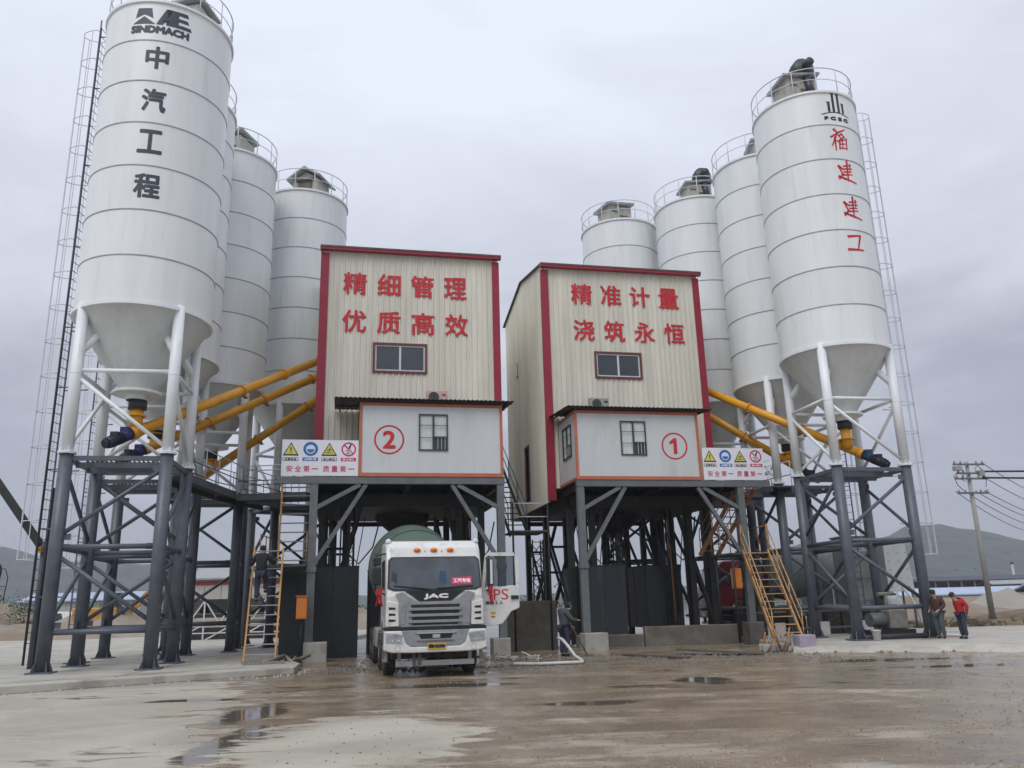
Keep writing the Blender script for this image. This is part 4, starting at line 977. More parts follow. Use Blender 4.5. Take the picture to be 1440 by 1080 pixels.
t = ladder(-14.33, 25.0, .75, 22.2, 178, 'tall caged ladder on the left side of the silo with dark lettering', 'dark_steel', 3.3)
standoff(t, (2.2, 4.2, 6.0, 8.6, 10.6, 13.4, 16.4, 19.4, 21.5), .78)
MB().tube((-.07, .3, .3), (-.07, .3, 21.8), .035, 8).build('cable', 'wire_black', t)
MB().tube((.0, -.31, .1), (.0, -.31, 5.5), .075, 10).build('pipe', 'wire_black', t)
t = ladder(-15.75, 30.0, 1.2, 22.2, 178, 'second caged ladder behind the nearest left frame', 'dark_steel', 3.3); standoff(t, (2.2, 4.2, 6.0, 8.6, 10.6, 13.4, 16.4, 19.4, 21.5), .6)
t = ladder(14.95, 31.0, .6, 21.6, 8, 'caged ladder up the right side of the silo with red characters', 'rail_paint', 3.05); standoff(t, (2.2, 4.2, 6.0, 8.6, 10.6, 13.4, 16.4, 19.4), .5, 'rail_paint')
t = ladder(13.75, 34.0, 1.2, 9.0, 20, 'dark caged ladder between the frames on the right', 'dark_steel', 3.4); standoff(t, (2.2, 4.2, 6.0), .5)

# ------------------------------------------------------------ walkways between frames
def walkway(pts, z, label, wd=1.0):
    t = thing('walkway', label, 'walkway', (0, 0, 0), 0, 'elevated walkways between the frames')
    for a, b in zip(pts, pts[1:]):
        a, b = Vector((*a, z)), Vector((*b, z)); d = (b-a).normalized(); s_ = Vector((-d.y, d.x, 0))*wd/2
        MB().bar(a, b, wd, .05).build('deck_plate', 'grating', t)
        for q in (s_, -s_):
            MB().bar(a+q-Vector((0, 0, .12)), b+q-Vector((0, 0, .12)), .06, .18).build('edge_beam', 'dark_steel', t)
            for h in (.5, 1.05): MB().tube(a+q+Vector((0, 0, h)), b+q+Vector((0, 0, h)), .02, 6).build('hand_rail', 'dark_steel' if h < 1 else 'rail_paint', t)
            L_ = (b-a).length; n_ = max(2, int(L_/1.1))
            for k in range(n_+1): p = a+d*(L_*k/n_)+q; MB().tube(p, p+Vector((0, 0, 1.05)), .018, 6).build('rail_post', 'rail_paint', t)
walkway([(-11.0, 26.4), (-10.9, 31.0), (-10.2, 34.6), (-8.7, 35.6)], 5.95, 'long elevated grating walkway behind the left frames with thin handrails')
walkway([(-10.2, 30.6), (-7.6, 30.4)], 5.8, 'short cross walkway leading to the upper yellow ladder')
walkway([(10.75, 32.9), (9.7, 35.6), (8.9, 37)], 5.95, 'elevated grating walkway behind the right frames with thin handrails')
walkway([(8.6, 33.6), (10.3, 33.9)], 5.8, 'short cross walkway above the yellow stair')

# ------------------------------------------------------------ ladders and stairs
def ship_ladder(a, b, w, label, mat, tread_mat, treads, rail=0.0, side=None, rail_mat=None, group='yellow stairs and ladders', cat='stair', name='steel_stair', stringer=(.05, .16)):
    """a,b: bottom and top centre points"""
    a, b = Vector(a), Vector(b); d = b-a; h = Vector((d.x, d.y, 0)); 
    s_ = side if side else Vector((-h.y, h.x, 0)).normalized() if h.length > .05 else Vector((1, 0, 0))
    s_ = Vector(s_).normalized(); t = thing(name, label, cat, a, 0, group)
    for q in (-1, 1): MB().bar(s_*q*w/2, d+s_*q*w/2, *stringer).build('stringer', mat, t)
    dn = h.normalized() if h.length > .05 else Vector((0, 1, 0))
    yaw = math.atan2(s_.y, s_.x)
    tr = MB().box((0, 0, 0), (w-.04, .16 if rail or treads > 0 else .05, .03)).build('tread', tread_mat, t)
    for k in range(treads):
        p = d*((k+.7)/treads); o_ = tr if k == 0 else cp(tr, t); o_.location = p; o_.rotation_euler = (0, 0, yaw)
    if rail:
        for q in (-1, 1):
            base = s_*q*(w/2+.02)
            for hh in (rail, rail*.5): MB().tube(base+Vector((0, 0, hh))+d*.04, base+d+Vector((0, 0, hh)), .022, 8).build('hand_rail', rail_mat or mat, t)
            for f in (.04, .36, .68, 1.0): MB().tube(base+d*f, base+d*f+Vector((0, 0, rail)), .02, 8).build('rail_post', rail_mat or mat, t)
    return t
ship_ladder((-7.80, 25.8, .18), (-8.12, 27.3, 3.62), .92, 'steep yellow ladder on the left with a man climbing it', 'rail_yellow', 'tread_grey', 12, name='yellow_ladder', cat='ladder', side=(1, .1, 0), stringer=(.05, .14))
ship_ladder((-7.85, 29.3, 3.1), (-8.0, 30.0, 6.1), 1.06, 'upper yellow ladder hanging below the left safety board', 'rail_yellow', 'tread_grey', 9, name='yellow_ladder', cat='ladder', side=(1, .1, 0), stringer=(.06, .12))
tl = thing('ladder_landing', 'steel landing between the two yellow ladders on top of the dark enclosure', 'landing', (-7.8, 28.4, 3.1), R(6))
MB().bx(-.75, .75, -.9, 1.0, -.06, 0).build('deck_plate', 'grating', tl)
for x in (-.75, .75):
    MB().tube((x, -.9, 1.0), (x, 1.0, 1.0), .02, 6).build('hand_rail', 'rail_rusty', tl)
    for y in (-.9, .05, 1.0): MB().tube((x, y, 0), (x, y, 1.0), .02, 6).build('rail_post', 'rail_rusty', tl)
# right stair: from ground up-left
ship_ladder((8.75, 27.6, .1), (8.95, 31.3, 3.35), .95, 'yellow rusty stair with handrails climbing beside the right footing', 'rail_tan', 'rail_tan', 13, rail=1.0, rail_mat='rail_tan', side=(1, .05, 0))
tl = thing('stair_landing', 'rusty landing at the top of the right yellow stair', 'landing', (8.75, 31.95, 3.3), R(12))
MB().bx(-.9, .7, -.6, 1.0, -.06, 0).build('deck_plate', 'grating', tl)
for x in (-.9, .7):
    MB().tube((x, -.6, 1.0), (x, 1.0, 1.0), .02, 6).build('hand_rail', 'rail_rusty', tl)
    for y in (-.6, .2, 1.0): MB().tube((x, y, 0), (x, y, 1.0), .02, 6).build('rail_post', 'rail_rusty', tl)
for x, y in ((-.8, -.5), (.6, -.5), (-.8, .9), (.6, .9)): MB().tube((x, y, -3.2), (x, y, -.06), .05, 8).build('post', 'frame_steel_dark', tl)
ship_ladder((*fr(B1, 6.0, 2.2), 3.35), (*fr(B1, 7.2, .8), 5.9), .8, 'upper rusty stair flight under the right safety board', 'rail_rusty', 'rail_rusty', 10, rail=.9, rail_mat='rail_rusty', side=(1, .3, 0))
# stair between the towers
p0 = fr(B2, 6.15, 2.4); p1 = fr(B2, 6.15, 7.6)
ship_ladder((*p0, 4.2), (*p1, 7.9), .7, 'dark steel stair in the gap between the two towers', 'frame_steel_dark', 'grating', 14, rail=1.0, rail_mat='dark_steel', group='stairs between towers')
tl = thing('tower_landing', 'slatted steel landing in the gap between the towers', 'landing', (*fr(B2, 6.3, 2.2), 4.3), R(12))
for k in range(9): MB().bx(-.6, .75, -.8+k*.2, -.64+k*.2, -.05, 0).build('slat', 'grating', tl)
MB().tube((-.6, -.8, 1.0), (.75, -.8, 1.0), .022, 6).build('hand_rail', 'rail_paint', tl); MB().tube((-.6, -.8, .5), (.75, -.8, .5), .02, 6).build('hand_rail', 'rail_paint', tl)
for x in (-.6, .75): MB().tube((x, -.8, -4.3), (x, -.8, 1.0), .04, 6).build('post', 'frame_steel_dark', tl)

# orange switch box
t = thing('switch_box', 'orange electrical box on a thin post beside the left front leg', 'switch box', (-6.98, 27.35, 0), R(12))
MB().bx(-.17, .17, -.13, .13, 1.36, 2.06).build('case', 'box_orange', t, bevel=.02); MB().bx(-.15, .15, -.142, -.131, 1.40, 2.0).build('door', 'box_orange', t); MB().tube((0, 0, 0), (0, 0, 1.36), .03, 8).build('post', 'frame_steel_dark', t)
MB().bx(-.2, .2, -.17, .15, 2.062, 2.09).build('rain_cap', 'box_orange', t)
t = thing('switch_box', 'orange box on the right front leg behind the yellow stair rail', 'switch box', (*fr(B1, 6.35, .1), 0), R(12))
MB().bx(-.45, -.12, -.13, .13, 2.0, 2.75).build('case', 'box_orange', t, bevel=.02); MB().bx(-.42, -.15, -.142, -.131, 2.05, 2.7).build('door', 'box_orange', t)

# leaning dark boom on the far left
t = thing('leaning_boom', 'dark steel boom slanting down from the left edge to the caged ladder', 'boom', (-14.3, 25.1, 0))
MB().bar((-.12, 0, 3.75), (-3.2, .3, 7.4), .15, .2).build('boom_arm', 'frame_steel_dark', t); MB().tube((0, 0, 0.18), (0, 0, 3.85), .07, 10).build('post', 'dark_steel', t)
MB().tube((-3.2, .3, 0.18), (-3.2, .3, 7.4), .08, 10).build('post', 'dark_steel', t)
MB().box((-.05, -.1, 3.6), (.14, .14, .16)).build('bracket', 'rail_yellow', t)

# ------------------------------------------------------------ mixer trucks
def wheel(t, x, y, r=.52, w=.30, dual=False):
    side = 1 if x > 0 else -1; q = Matrix.Translation((x, y, r)) @ Matrix.Rotation(R(90)*side, 4, 'Y')
    e_ = thing_part('wheel', t)
    W2 = w/2
    m = MB().lathe([(r*.56, -W2), (r*.9, -W2), (r, -W2*.7), (r, W2*.7), (r*.9, W2), (r*.56, W2)], 32, q)
    for k in range(32):
        a = k*math.pi/16; c = Vector((math.cos(a)*r, math.sin(a)*r, 0)); m.box(tuple(q @ c), (w*.75, .035, .035), mat=(Matrix.Rotation(a if side > 0 else -a, 3, 'X')))
    m.build('tyre', 'tyre', e_)
    MB().lathe([(r*.56, W2*.9), (r*.5, W2*.7), (r*.42, W2*.1), (r*.22, W2*.1), (r*.2, W2*.8), (0, W2*.8)], 24, q).lathe([(r*.56, -W2*.9), (0, -W2*.9)], 24, q).build('rim', 'rim', e_)
    if dual:
        q2 = Matrix.Translation((x-side*(w+.04), y, r)) @ Matrix.Rotation(R(90)*side, 4, 'Y')
        MB().lathe([(r*.56, -W2), (r*.9, -W2), (r, -W2*.7), (r, W2*.7), (r*.9, W2), (r*.56, W2)], 28, q2).build('tyre', 'tyre', e_)
def thing_part(name, parent):
    o_ = bpy.data.objects.new(name, None); o_.empty_display_size = .2; C.objects.link(o_); o_.parent = parent; return o_

def mixer(loc, rz, label, body, drum, detail=True, dooropen=True):
    t = thing('mixer_truck', label, 'mixer truck', loc, rz)
    cab = MB().prism([(.06, 1.14), (.02, 1.9), (.06, 2.04), (.30, 2.84), (.40, 3.08), (.64, 3.28), (2.05, 3.33), (2.15, 3.18), (2.15, 1.0), (1.95, 1.0), (1.85, 1.25), (1.35, 1.42), (.85, 1.2), (.75, 1.0)], -1.20, 1.20, 'x').build('cab', body, t, bevel=.10)
    # windshield follows the front slope
    def slope(z): return .06+(z-2.04)*(.24/.80)
    def fpanel(poly, off, th, nm, mat, par=None, bev=0):
        m = MB(); n = len(poly)
        vs = [(x, slope(z)-off, z) for x, z in poly]+[(x, slope(z)-off+th, z) for x, z in poly]
        m.add(vs, [tuple(range(n)), tuple(reversed(range(n, 2*n)))]+[(i, (i+1) % n, n+(i+1) % n, n+i) for i in range(n)])
        return m.build(nm, mat, par or cab, bevel=bev)
    fpanel([(-1.17, 2.10), (-1.02, 2.03), (1.02, 2.03), (1.17, 2.10), (1.14, 2.78), (1.06, 2.86), (-1.06, 2.86), (-1.14, 2.78)], .012, .03, 'windshield_seal', 'truck_black')
    fpanel([(-1.12, 2.13), (-1.0, 2.07), (1.0, 2.07), (1.12, 2.13), (1.10, 2.76), (1.03, 2.83), (-1.03, 2.83), (-1.10, 2.76)], .022, .01, 'windshield', 'windshield')
    for a, b in (((-1.0, 2.16), (-.1, 2.06)), ((.05, 2.08), (.95, 2.13))):
        MB().bar((a[0], slope(a[1])-.05, a[1]), (b[0], slope(b[1])-.05, b[1]), .02, .02).build('wiper', 'truck_black', cab)
    def panel(poly, y0, y1, nm, mat, par=None, bev=0, mirror=False):
        m = MB().prism(poly, y0, y1, 'y')
        if mirror: m.prism([(-x, z) for x, z in reversed(poly)], y0, y1, 'y')
        return m.build(nm, mat, par or t, bevel=bev)
    panel([(-.74, 2.03), (.74, 2.03), (.58, 1.92), (.40, 1.78), (-.40, 1.78), (-.58, 1.92)], -.005, .06, 'badge_panel', 'truck_black', cab)
    g_ = panel([(-.98, 1.96), (-.80, 2.01), (-.60, 1.86), (-.42, 1.755), (.42, 1.755), (.60, 1.86), (.80, 2.01), (.98, 1.96), (.86, 1.72), (.84, 1.18), (-.84, 1.18), (-.86, 1.72)], -.03, .05, 'grille_surround', 'truck_grey', cab, .012)
    panel([(-.60, 1.70), (.60, 1.70), (.56, 1.22), (-.56, 1.22)], -.034, .0, 'grille_opening', 'truck_black', cab)
    for z in (1.59, 1.445, 1.30): panel([(-.66, z-.03), (.66, z-.03), (.63, z+.035), (-.63, z+.035)], -.075, -.02, 'grille_slat', 'truck_grey', cab, .008)
    for sgn in (-1, 1):
        panel([(sgn*.72, 1.68), (sgn*.86, 1.68), (sgn*.84, 1.24), (sgn*.74, 1.24)], -.045, -.02, 'grille_trim', 'truck_grey', cab, .006)
        panel([(sgn*.90, 1.74), (sgn*1.19, 1.80), (sgn*1.19, 1.20), (sgn*.88, 1.20)], -.02, .05, 'corner_panel', body, cab, .015)
        for z in (1.62, 1.48, 1.34): panel([(sgn*.97, z-.025), (sgn*1.13, z-.03), (sgn*1.13, z+.035), (sgn*.97, z+.02)], -.024, -.0, 'air_slot', 'truck_black', cab)
    if detail:
        letter('JAC', 1, 0.02, -.012, 1.885, 'letter_white', cab, 'brand_lettering', bold=.03, square=(.58, .115))
        for x in (-.42, 0, .42):
            MB().lathe([(0, -.05), (.085, -.03), (.09, .01), (0, .01)], 16, Matrix.Translation((x, .35, 3.03)) @ Matrix.Rotation(R(90-22), 4, 'X') @ Matrix.Diagonal((1, .55, -1, 1))).build('marker_light', 'lamp_orange', cab)
        for x in (-1.12, 1.12): MB().lathe([(.07, -.03), (.08, .02), (.05, .07), (0, .09)], 14, Matrix.Translation((x, .62, 3.25))).build('clearance_lamp', 'plastic_white', cab)
        for x in (-.22, .2): MB().box((x, .355, 3.0), (.03, .02, .03)).build('marker_light', 'lamp_orange', cab)
        # placard behind the glass
        p_ = fpanel([(.42, 2.16), (.92, 2.17), (.92, 2.36), (.42, 2.34)], .028, .006, 'windshield_placard', 'sign_red')
        me = text_mesh('工汽专用', 1, .02, square=(.42, .10))
        finish_text(me, 'placard_lettering', 'letter_white', p_, Matrix.Translation((.67, slope(2.26)-.031, 2.26)) @ Matrix.Rotation(R(-16.7), 4, 'X') @ FRONT)
        fpanel([(.10, 2.20), (.30, 2.20), (.28, 2.5), (.14, 2.5)], .025, .004, 'painted_sun_reflection', 'motor_teal')  # this quad and the next paint reflections onto the glass
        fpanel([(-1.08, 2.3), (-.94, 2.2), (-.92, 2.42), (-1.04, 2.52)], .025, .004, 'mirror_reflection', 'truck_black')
    # bumper
    panel([(-1.24, 1.10), (-.82, 1.10), (-.72, .80), (-.60, .72), (.60, .72), (.72, .80), (.82, 1.10), (1.24, 1.10), (1.25, .66), (1.05, .60), (.6, .585), (-.6, .585), (-1.05, .60), (-1.25, .66)], -.12, .25, 'bumper', body, t, .03)
    panel([(-.83, 1.10), (.83, 1.10), (.73, .80), (.60, .72), (-.60, .72), (-.73, .80)], -.10, .2, 'bumper_centre', 'truck_grey', t, .015)
    panel([(-.42, 1.02), (.42, 1.02), (.36, .90), (-.36, .90)], -.108, -.09, 'bumper_opening', 'truck_black')
    panel([(-.50, 1.05), (.50, 1.05), (.44, 1.02), (-.44, 1.02)], -.13, -.09, 'bumper_trim', 'chrome'); panel([(-.40, .90), (.40, .90), (.46, .86), (-.46, .86)], -.13, -.09, 'bumper_trim', 'truck_grey')
    MB().bx(-.08, .1, -.125, -.1, .92, 1.0).build('tow_hook', 'chrome', t)
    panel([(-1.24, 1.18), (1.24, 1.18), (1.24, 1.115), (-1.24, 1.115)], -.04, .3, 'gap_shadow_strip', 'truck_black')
    for sgn in (-1, 1):
        h_ = panel([(sgn*.86, .80), (sgn*1.20, .84), (sgn*1.18, 1.04), (sgn*.98, 1.03), (sgn*.80, 1.0)][::1], -.13, -.1, 'headlight', 'lens_grey')
        for x in (.92, 1.07): MB().lathe([(0, .05), (.05, .02), (.062, 0), (.07, 0)], 16, Matrix.Translation((sgn*x, -.134, .93)) @ Matrix.Rotation(R(90), 4, 'X') @ Matrix.Diagonal((1, 1, -1, 1))).build('lamp', 'chrome', h_)
        panel([(sgn*.845, .79), (sgn*1.21, .83), (sgn*1.19, 1.05), (sgn*.98, 1.045), (sgn*.79, 1.01)], -.129, -.118, 'headlight_trim', 'chrome')
        MB().lathe([(0, -.01), (.05, -.01), (.065, .01)], 16, Matrix.Translation((sgn*.92, -.12, .70)) @ Matrix.Rotation(R(90), 4, 'X')).build('fog_lamp', 'chrome', t)
    pl = MB().bx(-.20, .24, -.145, -.125, .66, .80).build('number_plate', 'plate_yellow', t)
    if detail: letter('闽E·B2980', 1, .02, -.147, .73, 'letter_black', pl, 'plate_lettering', bold=.03, square=(.38, .085))
    MB().bx(-.95, .95, .02, .12, .28, .40).bx(-.9, -.82, .1, .16, .4, .62).bx(.82, .9, .1, .16, .4, .62).build('underrun_bar', 'truck_grey', t)
    MB().bx(-.55, -.47, .0, .1, .3, .62).bx(-.42, -.34, .0, .1, .3, .6).bx(-1.0, 1.0, .5, 1.0, .42, .62).build('undercarriage', 'truck_under', t)
    MB().bx(-.48, -.34, .3, 8.7, .72, .98).bx(.34, .48, .3, 8.7, .72, .98).bx(-1.1, 1.1, 2.0, 3.0, .55, 1.1).bx(-.4, .4, .6, 2.4, .45, 1.1).build('chassis', 'truck_under', t)
    for y in (1.42, 3.3):
        wheel(t, -1.03, y); wheel(t, 1.03, y); MB().tube((-1, y, .52), (1, y, .52), .07, 10).build('axle', 'truck_under', t)
    for y in (6.3, 7.65):
        wheel(t, -1.06, y, dual=True); wheel(t, 1.06, y, dual=True); MB().tube((-1, y, .52), (1, y, .52), .1, 10).build('axle', 'truck_under', t)
    # steps and fuel tank
    for sgn in (-1, 1):
        MB().bx(sgn*1.18-.05, sgn*1.18+.05, .35, .8, .38, .42).bx(sgn*1.18-.05, sgn*1.18+.05, .35, .8, .68, .72).bx(sgn*1.17-.04, sgn*1.17+.04, .3, .35, .38, 1.1).build('cab_step', 'truck_grey', t)
        MB().bx(sgn*1.0-.22, sgn*1.0+.22, 4.1, 5.4, .55, 1.1).build('side_tank', 'truck_grey', t, bevel=.06)
        MB().prism([(.78, 1.02), (.95, 1.3), (1.42, 1.42), (1.9, 1.3), (2.08, 1.0), (2.0, 1.0), (1.83, 1.22), (1.42, 1.34), (1.0, 1.22), (.86, 1.02)], sgn*1.0-.2, sgn*1.0+.22, 'x').build('mudguard', body, t)
        MB().bx(sgn*1.21-.01, sgn*1.21+.01, .5, 1.55, 2.1, 2.8).build('side_window', 'windshield', cab)
        MB().bx(sgn*1.1-.12, sgn*1.1+.12, 8.3, 8.33, .35, .95).build('mud_flap', 'plastic_white' if not detail else 'truck_black', t)
    # mirrors
    for sgn in (-1,) if dooropen else (-1, 1):
        m_ = MB().bx(sgn*1.42-.11, sgn*1.42+.11, .2, .32, 2.18, 2.62).bx(sgn*1.42-.1, sgn*1.42+.1, .2, .3, 2.66, 2.86).build('side_mirror', 'truck_black', t, bevel=.03)
        MB().tube((sgn*1.2, .4, 2.95), (sgn*1.45, .28, 2.9), .02, 8).tube((sgn*1.45, .28, 2.95), (sgn*1.45, .28, 2.05), .02, 8).tube((sgn*1.45, .28, 2.1), (sgn*1.2, .4, 1.95), .02, 8).build('mirror_arm', 'truck_black', m_)
    if dooropen:
        d = thing_part('door', t); d.location = (1.22, .42, 0); d.rotation_euler = (0, 0, R(-90))   # local y runs outward along the opened leaf
        # leaf profile in (y,z), x thickness
        out_ = [(0.02, 1.14), (.30, 1.14), (.52, 1.18), (.66, 1.34), (.76, 1.48), (.98, 1.56), (.98, 2.82), (.86, 2.94), (.20, 2.96), (.10, 2.86), (.0, 2.1)]
        # frame built as strips round the window
        lower = [(0.02, 1.14), (.30, 1.14), (.52, 1.18), (.66, 1.34), (.76, 1.48), (.98, 1.56), (.98, 2.12), (0, 2.06)]
        MB().prism(lower, -.04, .05, 'x').build('door_panel', body, d, bevel=.015)
        f = MB()
        for q in ([(0, 2.06), (.08, 2.065), (.19, 2.86), (.10, 2.86)], [(.10, 2.86), (.88, 2.86), (.86, 2.95), (.18, 2.95)], [(.88, 2.86), (.98, 2.82), (.98, 2.12), (.90, 2.115)]):
            f.prism(q, -.035, .035, 'x')
        f.build('door_frame', body, d)
        MB().prism([(.09, 2.08), (.89, 2.13), (.87, 2.86), (.19, 2.86)], -.006, .006, 'x').build('door_glass', 'door_glass', d)
        MB().bx(.05, .09, .76, .95, 1.78, 1.87).build('door_handle', 'truck_black', d)
        Md = Matrix(((0, 0, -1, -.044), (-1, 0, 0, 0), (0, 1, 0, 0), (0, 0, 0, 1)))
        # outer face of the leaf looks along local -x: text x runs along +y
        Md = Matrix(((0, 0, 1, 0), (1, 0, 0, 0), (0, 1, 0, 0), (0, 0, 0, 1)))
        for ch, y_, w_ in (('P', .40, .17), ('S', .60, .18)):
            finish_text(text_mesh(ch, 1, 0, square=(w_, .26)), 'door_lettering', 'letter_red', d, Matrix.Translation((.0535, y_, 1.90)) @ Md)
        finish_text(text_mesh('准乘 2 人', 1, .01, square=(.46, .085)), 'door_lettering', 'letter_black', d, Matrix.Translation((.0535, .32, 1.70)) @ Md)
        MB().bx(.05, .056, .22, .36, 1.42, 1.48).build('sticker', 'plate_yellow', d); MB().bx(.05, .056, .24, .34, 1.34, 1.38).build('sticker', 'rail_rusty', d)
        m_ = MB().bx(.18, .26, .10, .28, 2.12, 2.80).build('side_mirror', 'truck_black', d, bevel=.03); MB().bx(.262, .27, .19, .25, 2.16, 2.76).build('mirror_trim', 'plastic_white', m_)
        MB().tube((.02, .12, 2.8), (.22, .16, 2.85), .018, 8).tube((.22, .16, 2.85), (.22, .16, 2.02), .018, 8).tube((.22, .16, 2.02), (.02, .12, 2.0), .018, 8).build('mirror_arm', 'truck_black', m_)
        MB().bx(.9, 1.0, -0.0, 0.01, 1, 1.01)
        MB().bx(1.19, 1.215, .46, 1.5, 1.42, 3.0).build('door_opening', 'interior', cab)  # dark panel on the solid cab side, paints the shade of the open doorway
    # drum
    A = Vector((-.08, 2.75, 2.35)); B_ = Vector((-.08, 8.5, 3.35)); q = (B_-A).to_track_quat('Z', 'Y').to_matrix().to_4x4(); q.translation = A
    dr = MB().lathe([(0, -.02), (.42, 0), (.95, .42), (1.27, 1.35), (1.30, 2.9), (1.16, 3.7), (.78, 5.0), (.55, 5.9), (.5, 5.9)], 48, q).build('drum', drum, t)
    for z, r_ in ((1.35, 1.285), (2.9, 1.31)): MB().lathe([(r_-.03, -.02), (r_+.012, -.02), (r_+.012, .02), (r_-.03, .02)], 48, q @ Matrix.Translation((0, 0, z)), sm=False).build('drum_seam', drum, dr)
    MB().lathe([(.84, -.07), (.9, -.07), (.9, .07), (.84, .07)], 40, q @ Matrix.Translation((0, 0, 4.6)), sm=False).build('roller_ring', 'truck_under', dr)
    MB().bx(-.6, .6, 2.3, 2.6, .98, 2.5).bar((-.5, 2.5, 1.0), (-.15, 2.75, 2.2), .1, .1).build('front_pedestal', 'truck_under' if detail else 'truck_red', t)
    MB().bar((-.9, 7.4, 1.0), (-.75, 7.4, 2.2), .14, .14).bar((.9, 7.4, 1.0), (.75, 7.4, 2.2), .14, .14).bx(-.9, .9, 7.3, 7.5, 1.9, 2.1).build('rear_pedestal', 'truck_under', t)
    MB().prism([(-.7, 4.0), (.7, 4.0), (.35, 3.3), (-.35, 3.3)], 8.3, 8.9, 'y').build('charge_hopper', body if detail else 'cabin_panel', t)
    MB().prism([(8.5, 2.6), (8.9, 2.6), (9.4, 1.5), (9.2, 1.4)], -.3, .3, 'x').build('discharge_chute', 'truck_under' if detail else 'cabin_panel', t)
    for s_ in (-.22, .22): MB().bar((s_+.9, 8.6, .9), (s_+.9, 8.75, 3.5), .04, .04).build('ladder_rail', 'truck_grey', t)
    for k in range(7): MB().bar((.68, 8.62+k*.02, 1.1+k*.34), (1.12, 8.62+k*.02, 1.1+k*.34), .03, .03).build('ladder_rung', 'truck_grey', t)
    return t
m = pm('door_glass', (0.30, 0.34, 0.36), 0.03, var=0.02); b = m.node_tree.nodes['Principled BSDF']; b.inputs['Transmission Weight'].default_value = 0.9; b.inputs['IOR'].default_value = 1.05
tr1 = mixer((-2.02, 20.75, 0), R(12.5), 'white mixer truck with green drum parked under tower 2, one door swung open', 'truck_white', 'drum_green')
def ribbon(par, x, y, z, s):
    random.seed(4); m = MB()
    for k in range(9):
        a = random.uniform(0, 6.28); L_ = random.uniform(.12, .38)*s; p = Vector((x, y, z)); q = p+Vector((math.cos(a)*.09*s, random.uniform(-.05, .05), -L_ if k > 2 else L_*.3))
        m.bar(p, q, .07*s, .012)
    m.box((x, y, z), (.14*s, .1*s, .14*s)); return m.build('red_ribbon', 'ribbon_red', par)
ribbon(tr1, -1.36, .15, 2.02, 1.05); ribbon([c for c in tr1.children if c.name.startswith('door')][0], .2, .2, 2.03, .95)
mixer((9.4, 42.4, 0.17), R(-84), 'red cabbed mixer truck with grey drum standing side-on behind the right frames', 'truck_red', 'drum_grey', detail=False, dooropen=False)

# things beside and on the second truck: water tank and pump unit
t = thing('storage_box', 'tall dark green-grey steel cabinet behind the nearest right frame', 'cabinet', (15.9, 39.6, .17), R(5))
MB().bx(-.75, .75, -.5, .5, .1, 4.1).build('case', 'drum_grey', t, bevel=.03)
for z in (1.2, 2.2, 3.2): MB().bx(-.77, .77, -.52, -.505, z, z+.05).build('rib', 'frame_steel', t)
MB().bx(-.8, .8, -.55, .55, 4.102, 4.17).build('lid', 'frame_steel', t)
t = thing('pale_hopper', 'pale riveted sheet hopper right of the dark cabinet', 'hopper', (17.3, 38.9, .17), R(5))
MB().prism([(-.5, 1.6), (.75, 1.6), (.55, 3.7), (-.5, 3.85)], -.5, .5, 'y').build('hopper_body', 'cabin_panel', t, bevel=.02)
for k in range(5):
    for s_ in (-.3, .15, .5): MB().box((s_, -.51, 1.8+k*.38), (.04, .02, .04)).build('bolt', 'frame_steel', t)
for x in (-.4, .65):
    for y in (-.4, .4): MB().tube((x, y, 0), (x, y, 1.62), .05, 8).build('leg', 'frame_steel', t)
t = thing('pump_unit', 'grey pump unit with curved pale pipe between the right frame legs', 'pump', (13.1, 30.4, .17), R(14))
MB().bx(-.9, .9, -.35, .35, 0.05, .28).build('skid', 'frame_steel_dark', t)
MB().tube((-.7, 0, .62), (-.1, 0, .62), .24, 16).build('motor', 'frame_steel', t); MB().bx(0, .7, -.25, .25, .3, .95).build('housing', 'pipe_grey', t, bevel=.04)
MB().path([(.5, -.1, .9), (.45, -.2, 1.6), (.6, -.3, 1.75), (.85, -.45, 1.3), (1.0, -.6, .5), (1.3, -.8, .08), (1.9, -1.2, .05)], .045, 8).build('hose', 'hose_white', t)
MB().tube((.1, .0, .95), (.1, 0, 1.5), .06, 10).tube((-.2, 0, 1.5), (.4, 0, 1.5), .07, 10).build('valve', 'pipe_grey', t)
t = thing('compressor_tank', 'pale upright drum tank behind the pump unit', 'tank', (14.2, 32.2, .17)); MB().lathe([(0, 0.1), (.34, .12), (.34, 1.3), (.25, 1.42), (0, 1.45)], 24).build('tank', 'cabin_panel', t)
MB().tube((.0, -.36, .5), (.5, -.5, .5), .04, 8).build('pipe', 'pipe_grey', t)
t = thing('machine_row', 'dark low machinery and pallets behind the right frame legs', 'machinery', (10.2, 35.0, .17), R(10))
random.seed(12)
for k in range(9):
    x = -1.0+k*.72; w_, h_ = random.uniform(.35, .65), random.uniform(.45, 1.15)
    MB().box((x, random.uniform(-.5, .5), h_/2), (w_, .6, h_)).build('crate', random.choice(['truck_under', 'frame_steel_dark', 'frame_steel', 'truck_under']), t, bevel=.02)
for k in range(3):
    x = -.6+k*1.9; MB().bx(x, x+.75, -1.25, -1.2, .0, .5).build('white_panel', 'plastic_white', t)
MB().tube((-1, -1, .9), (5, -1, .9), .05, 8).tube((-1, -1, .25), (5, -1, .25), .05, 8).build('pipe_run', 'frame_steel', t)

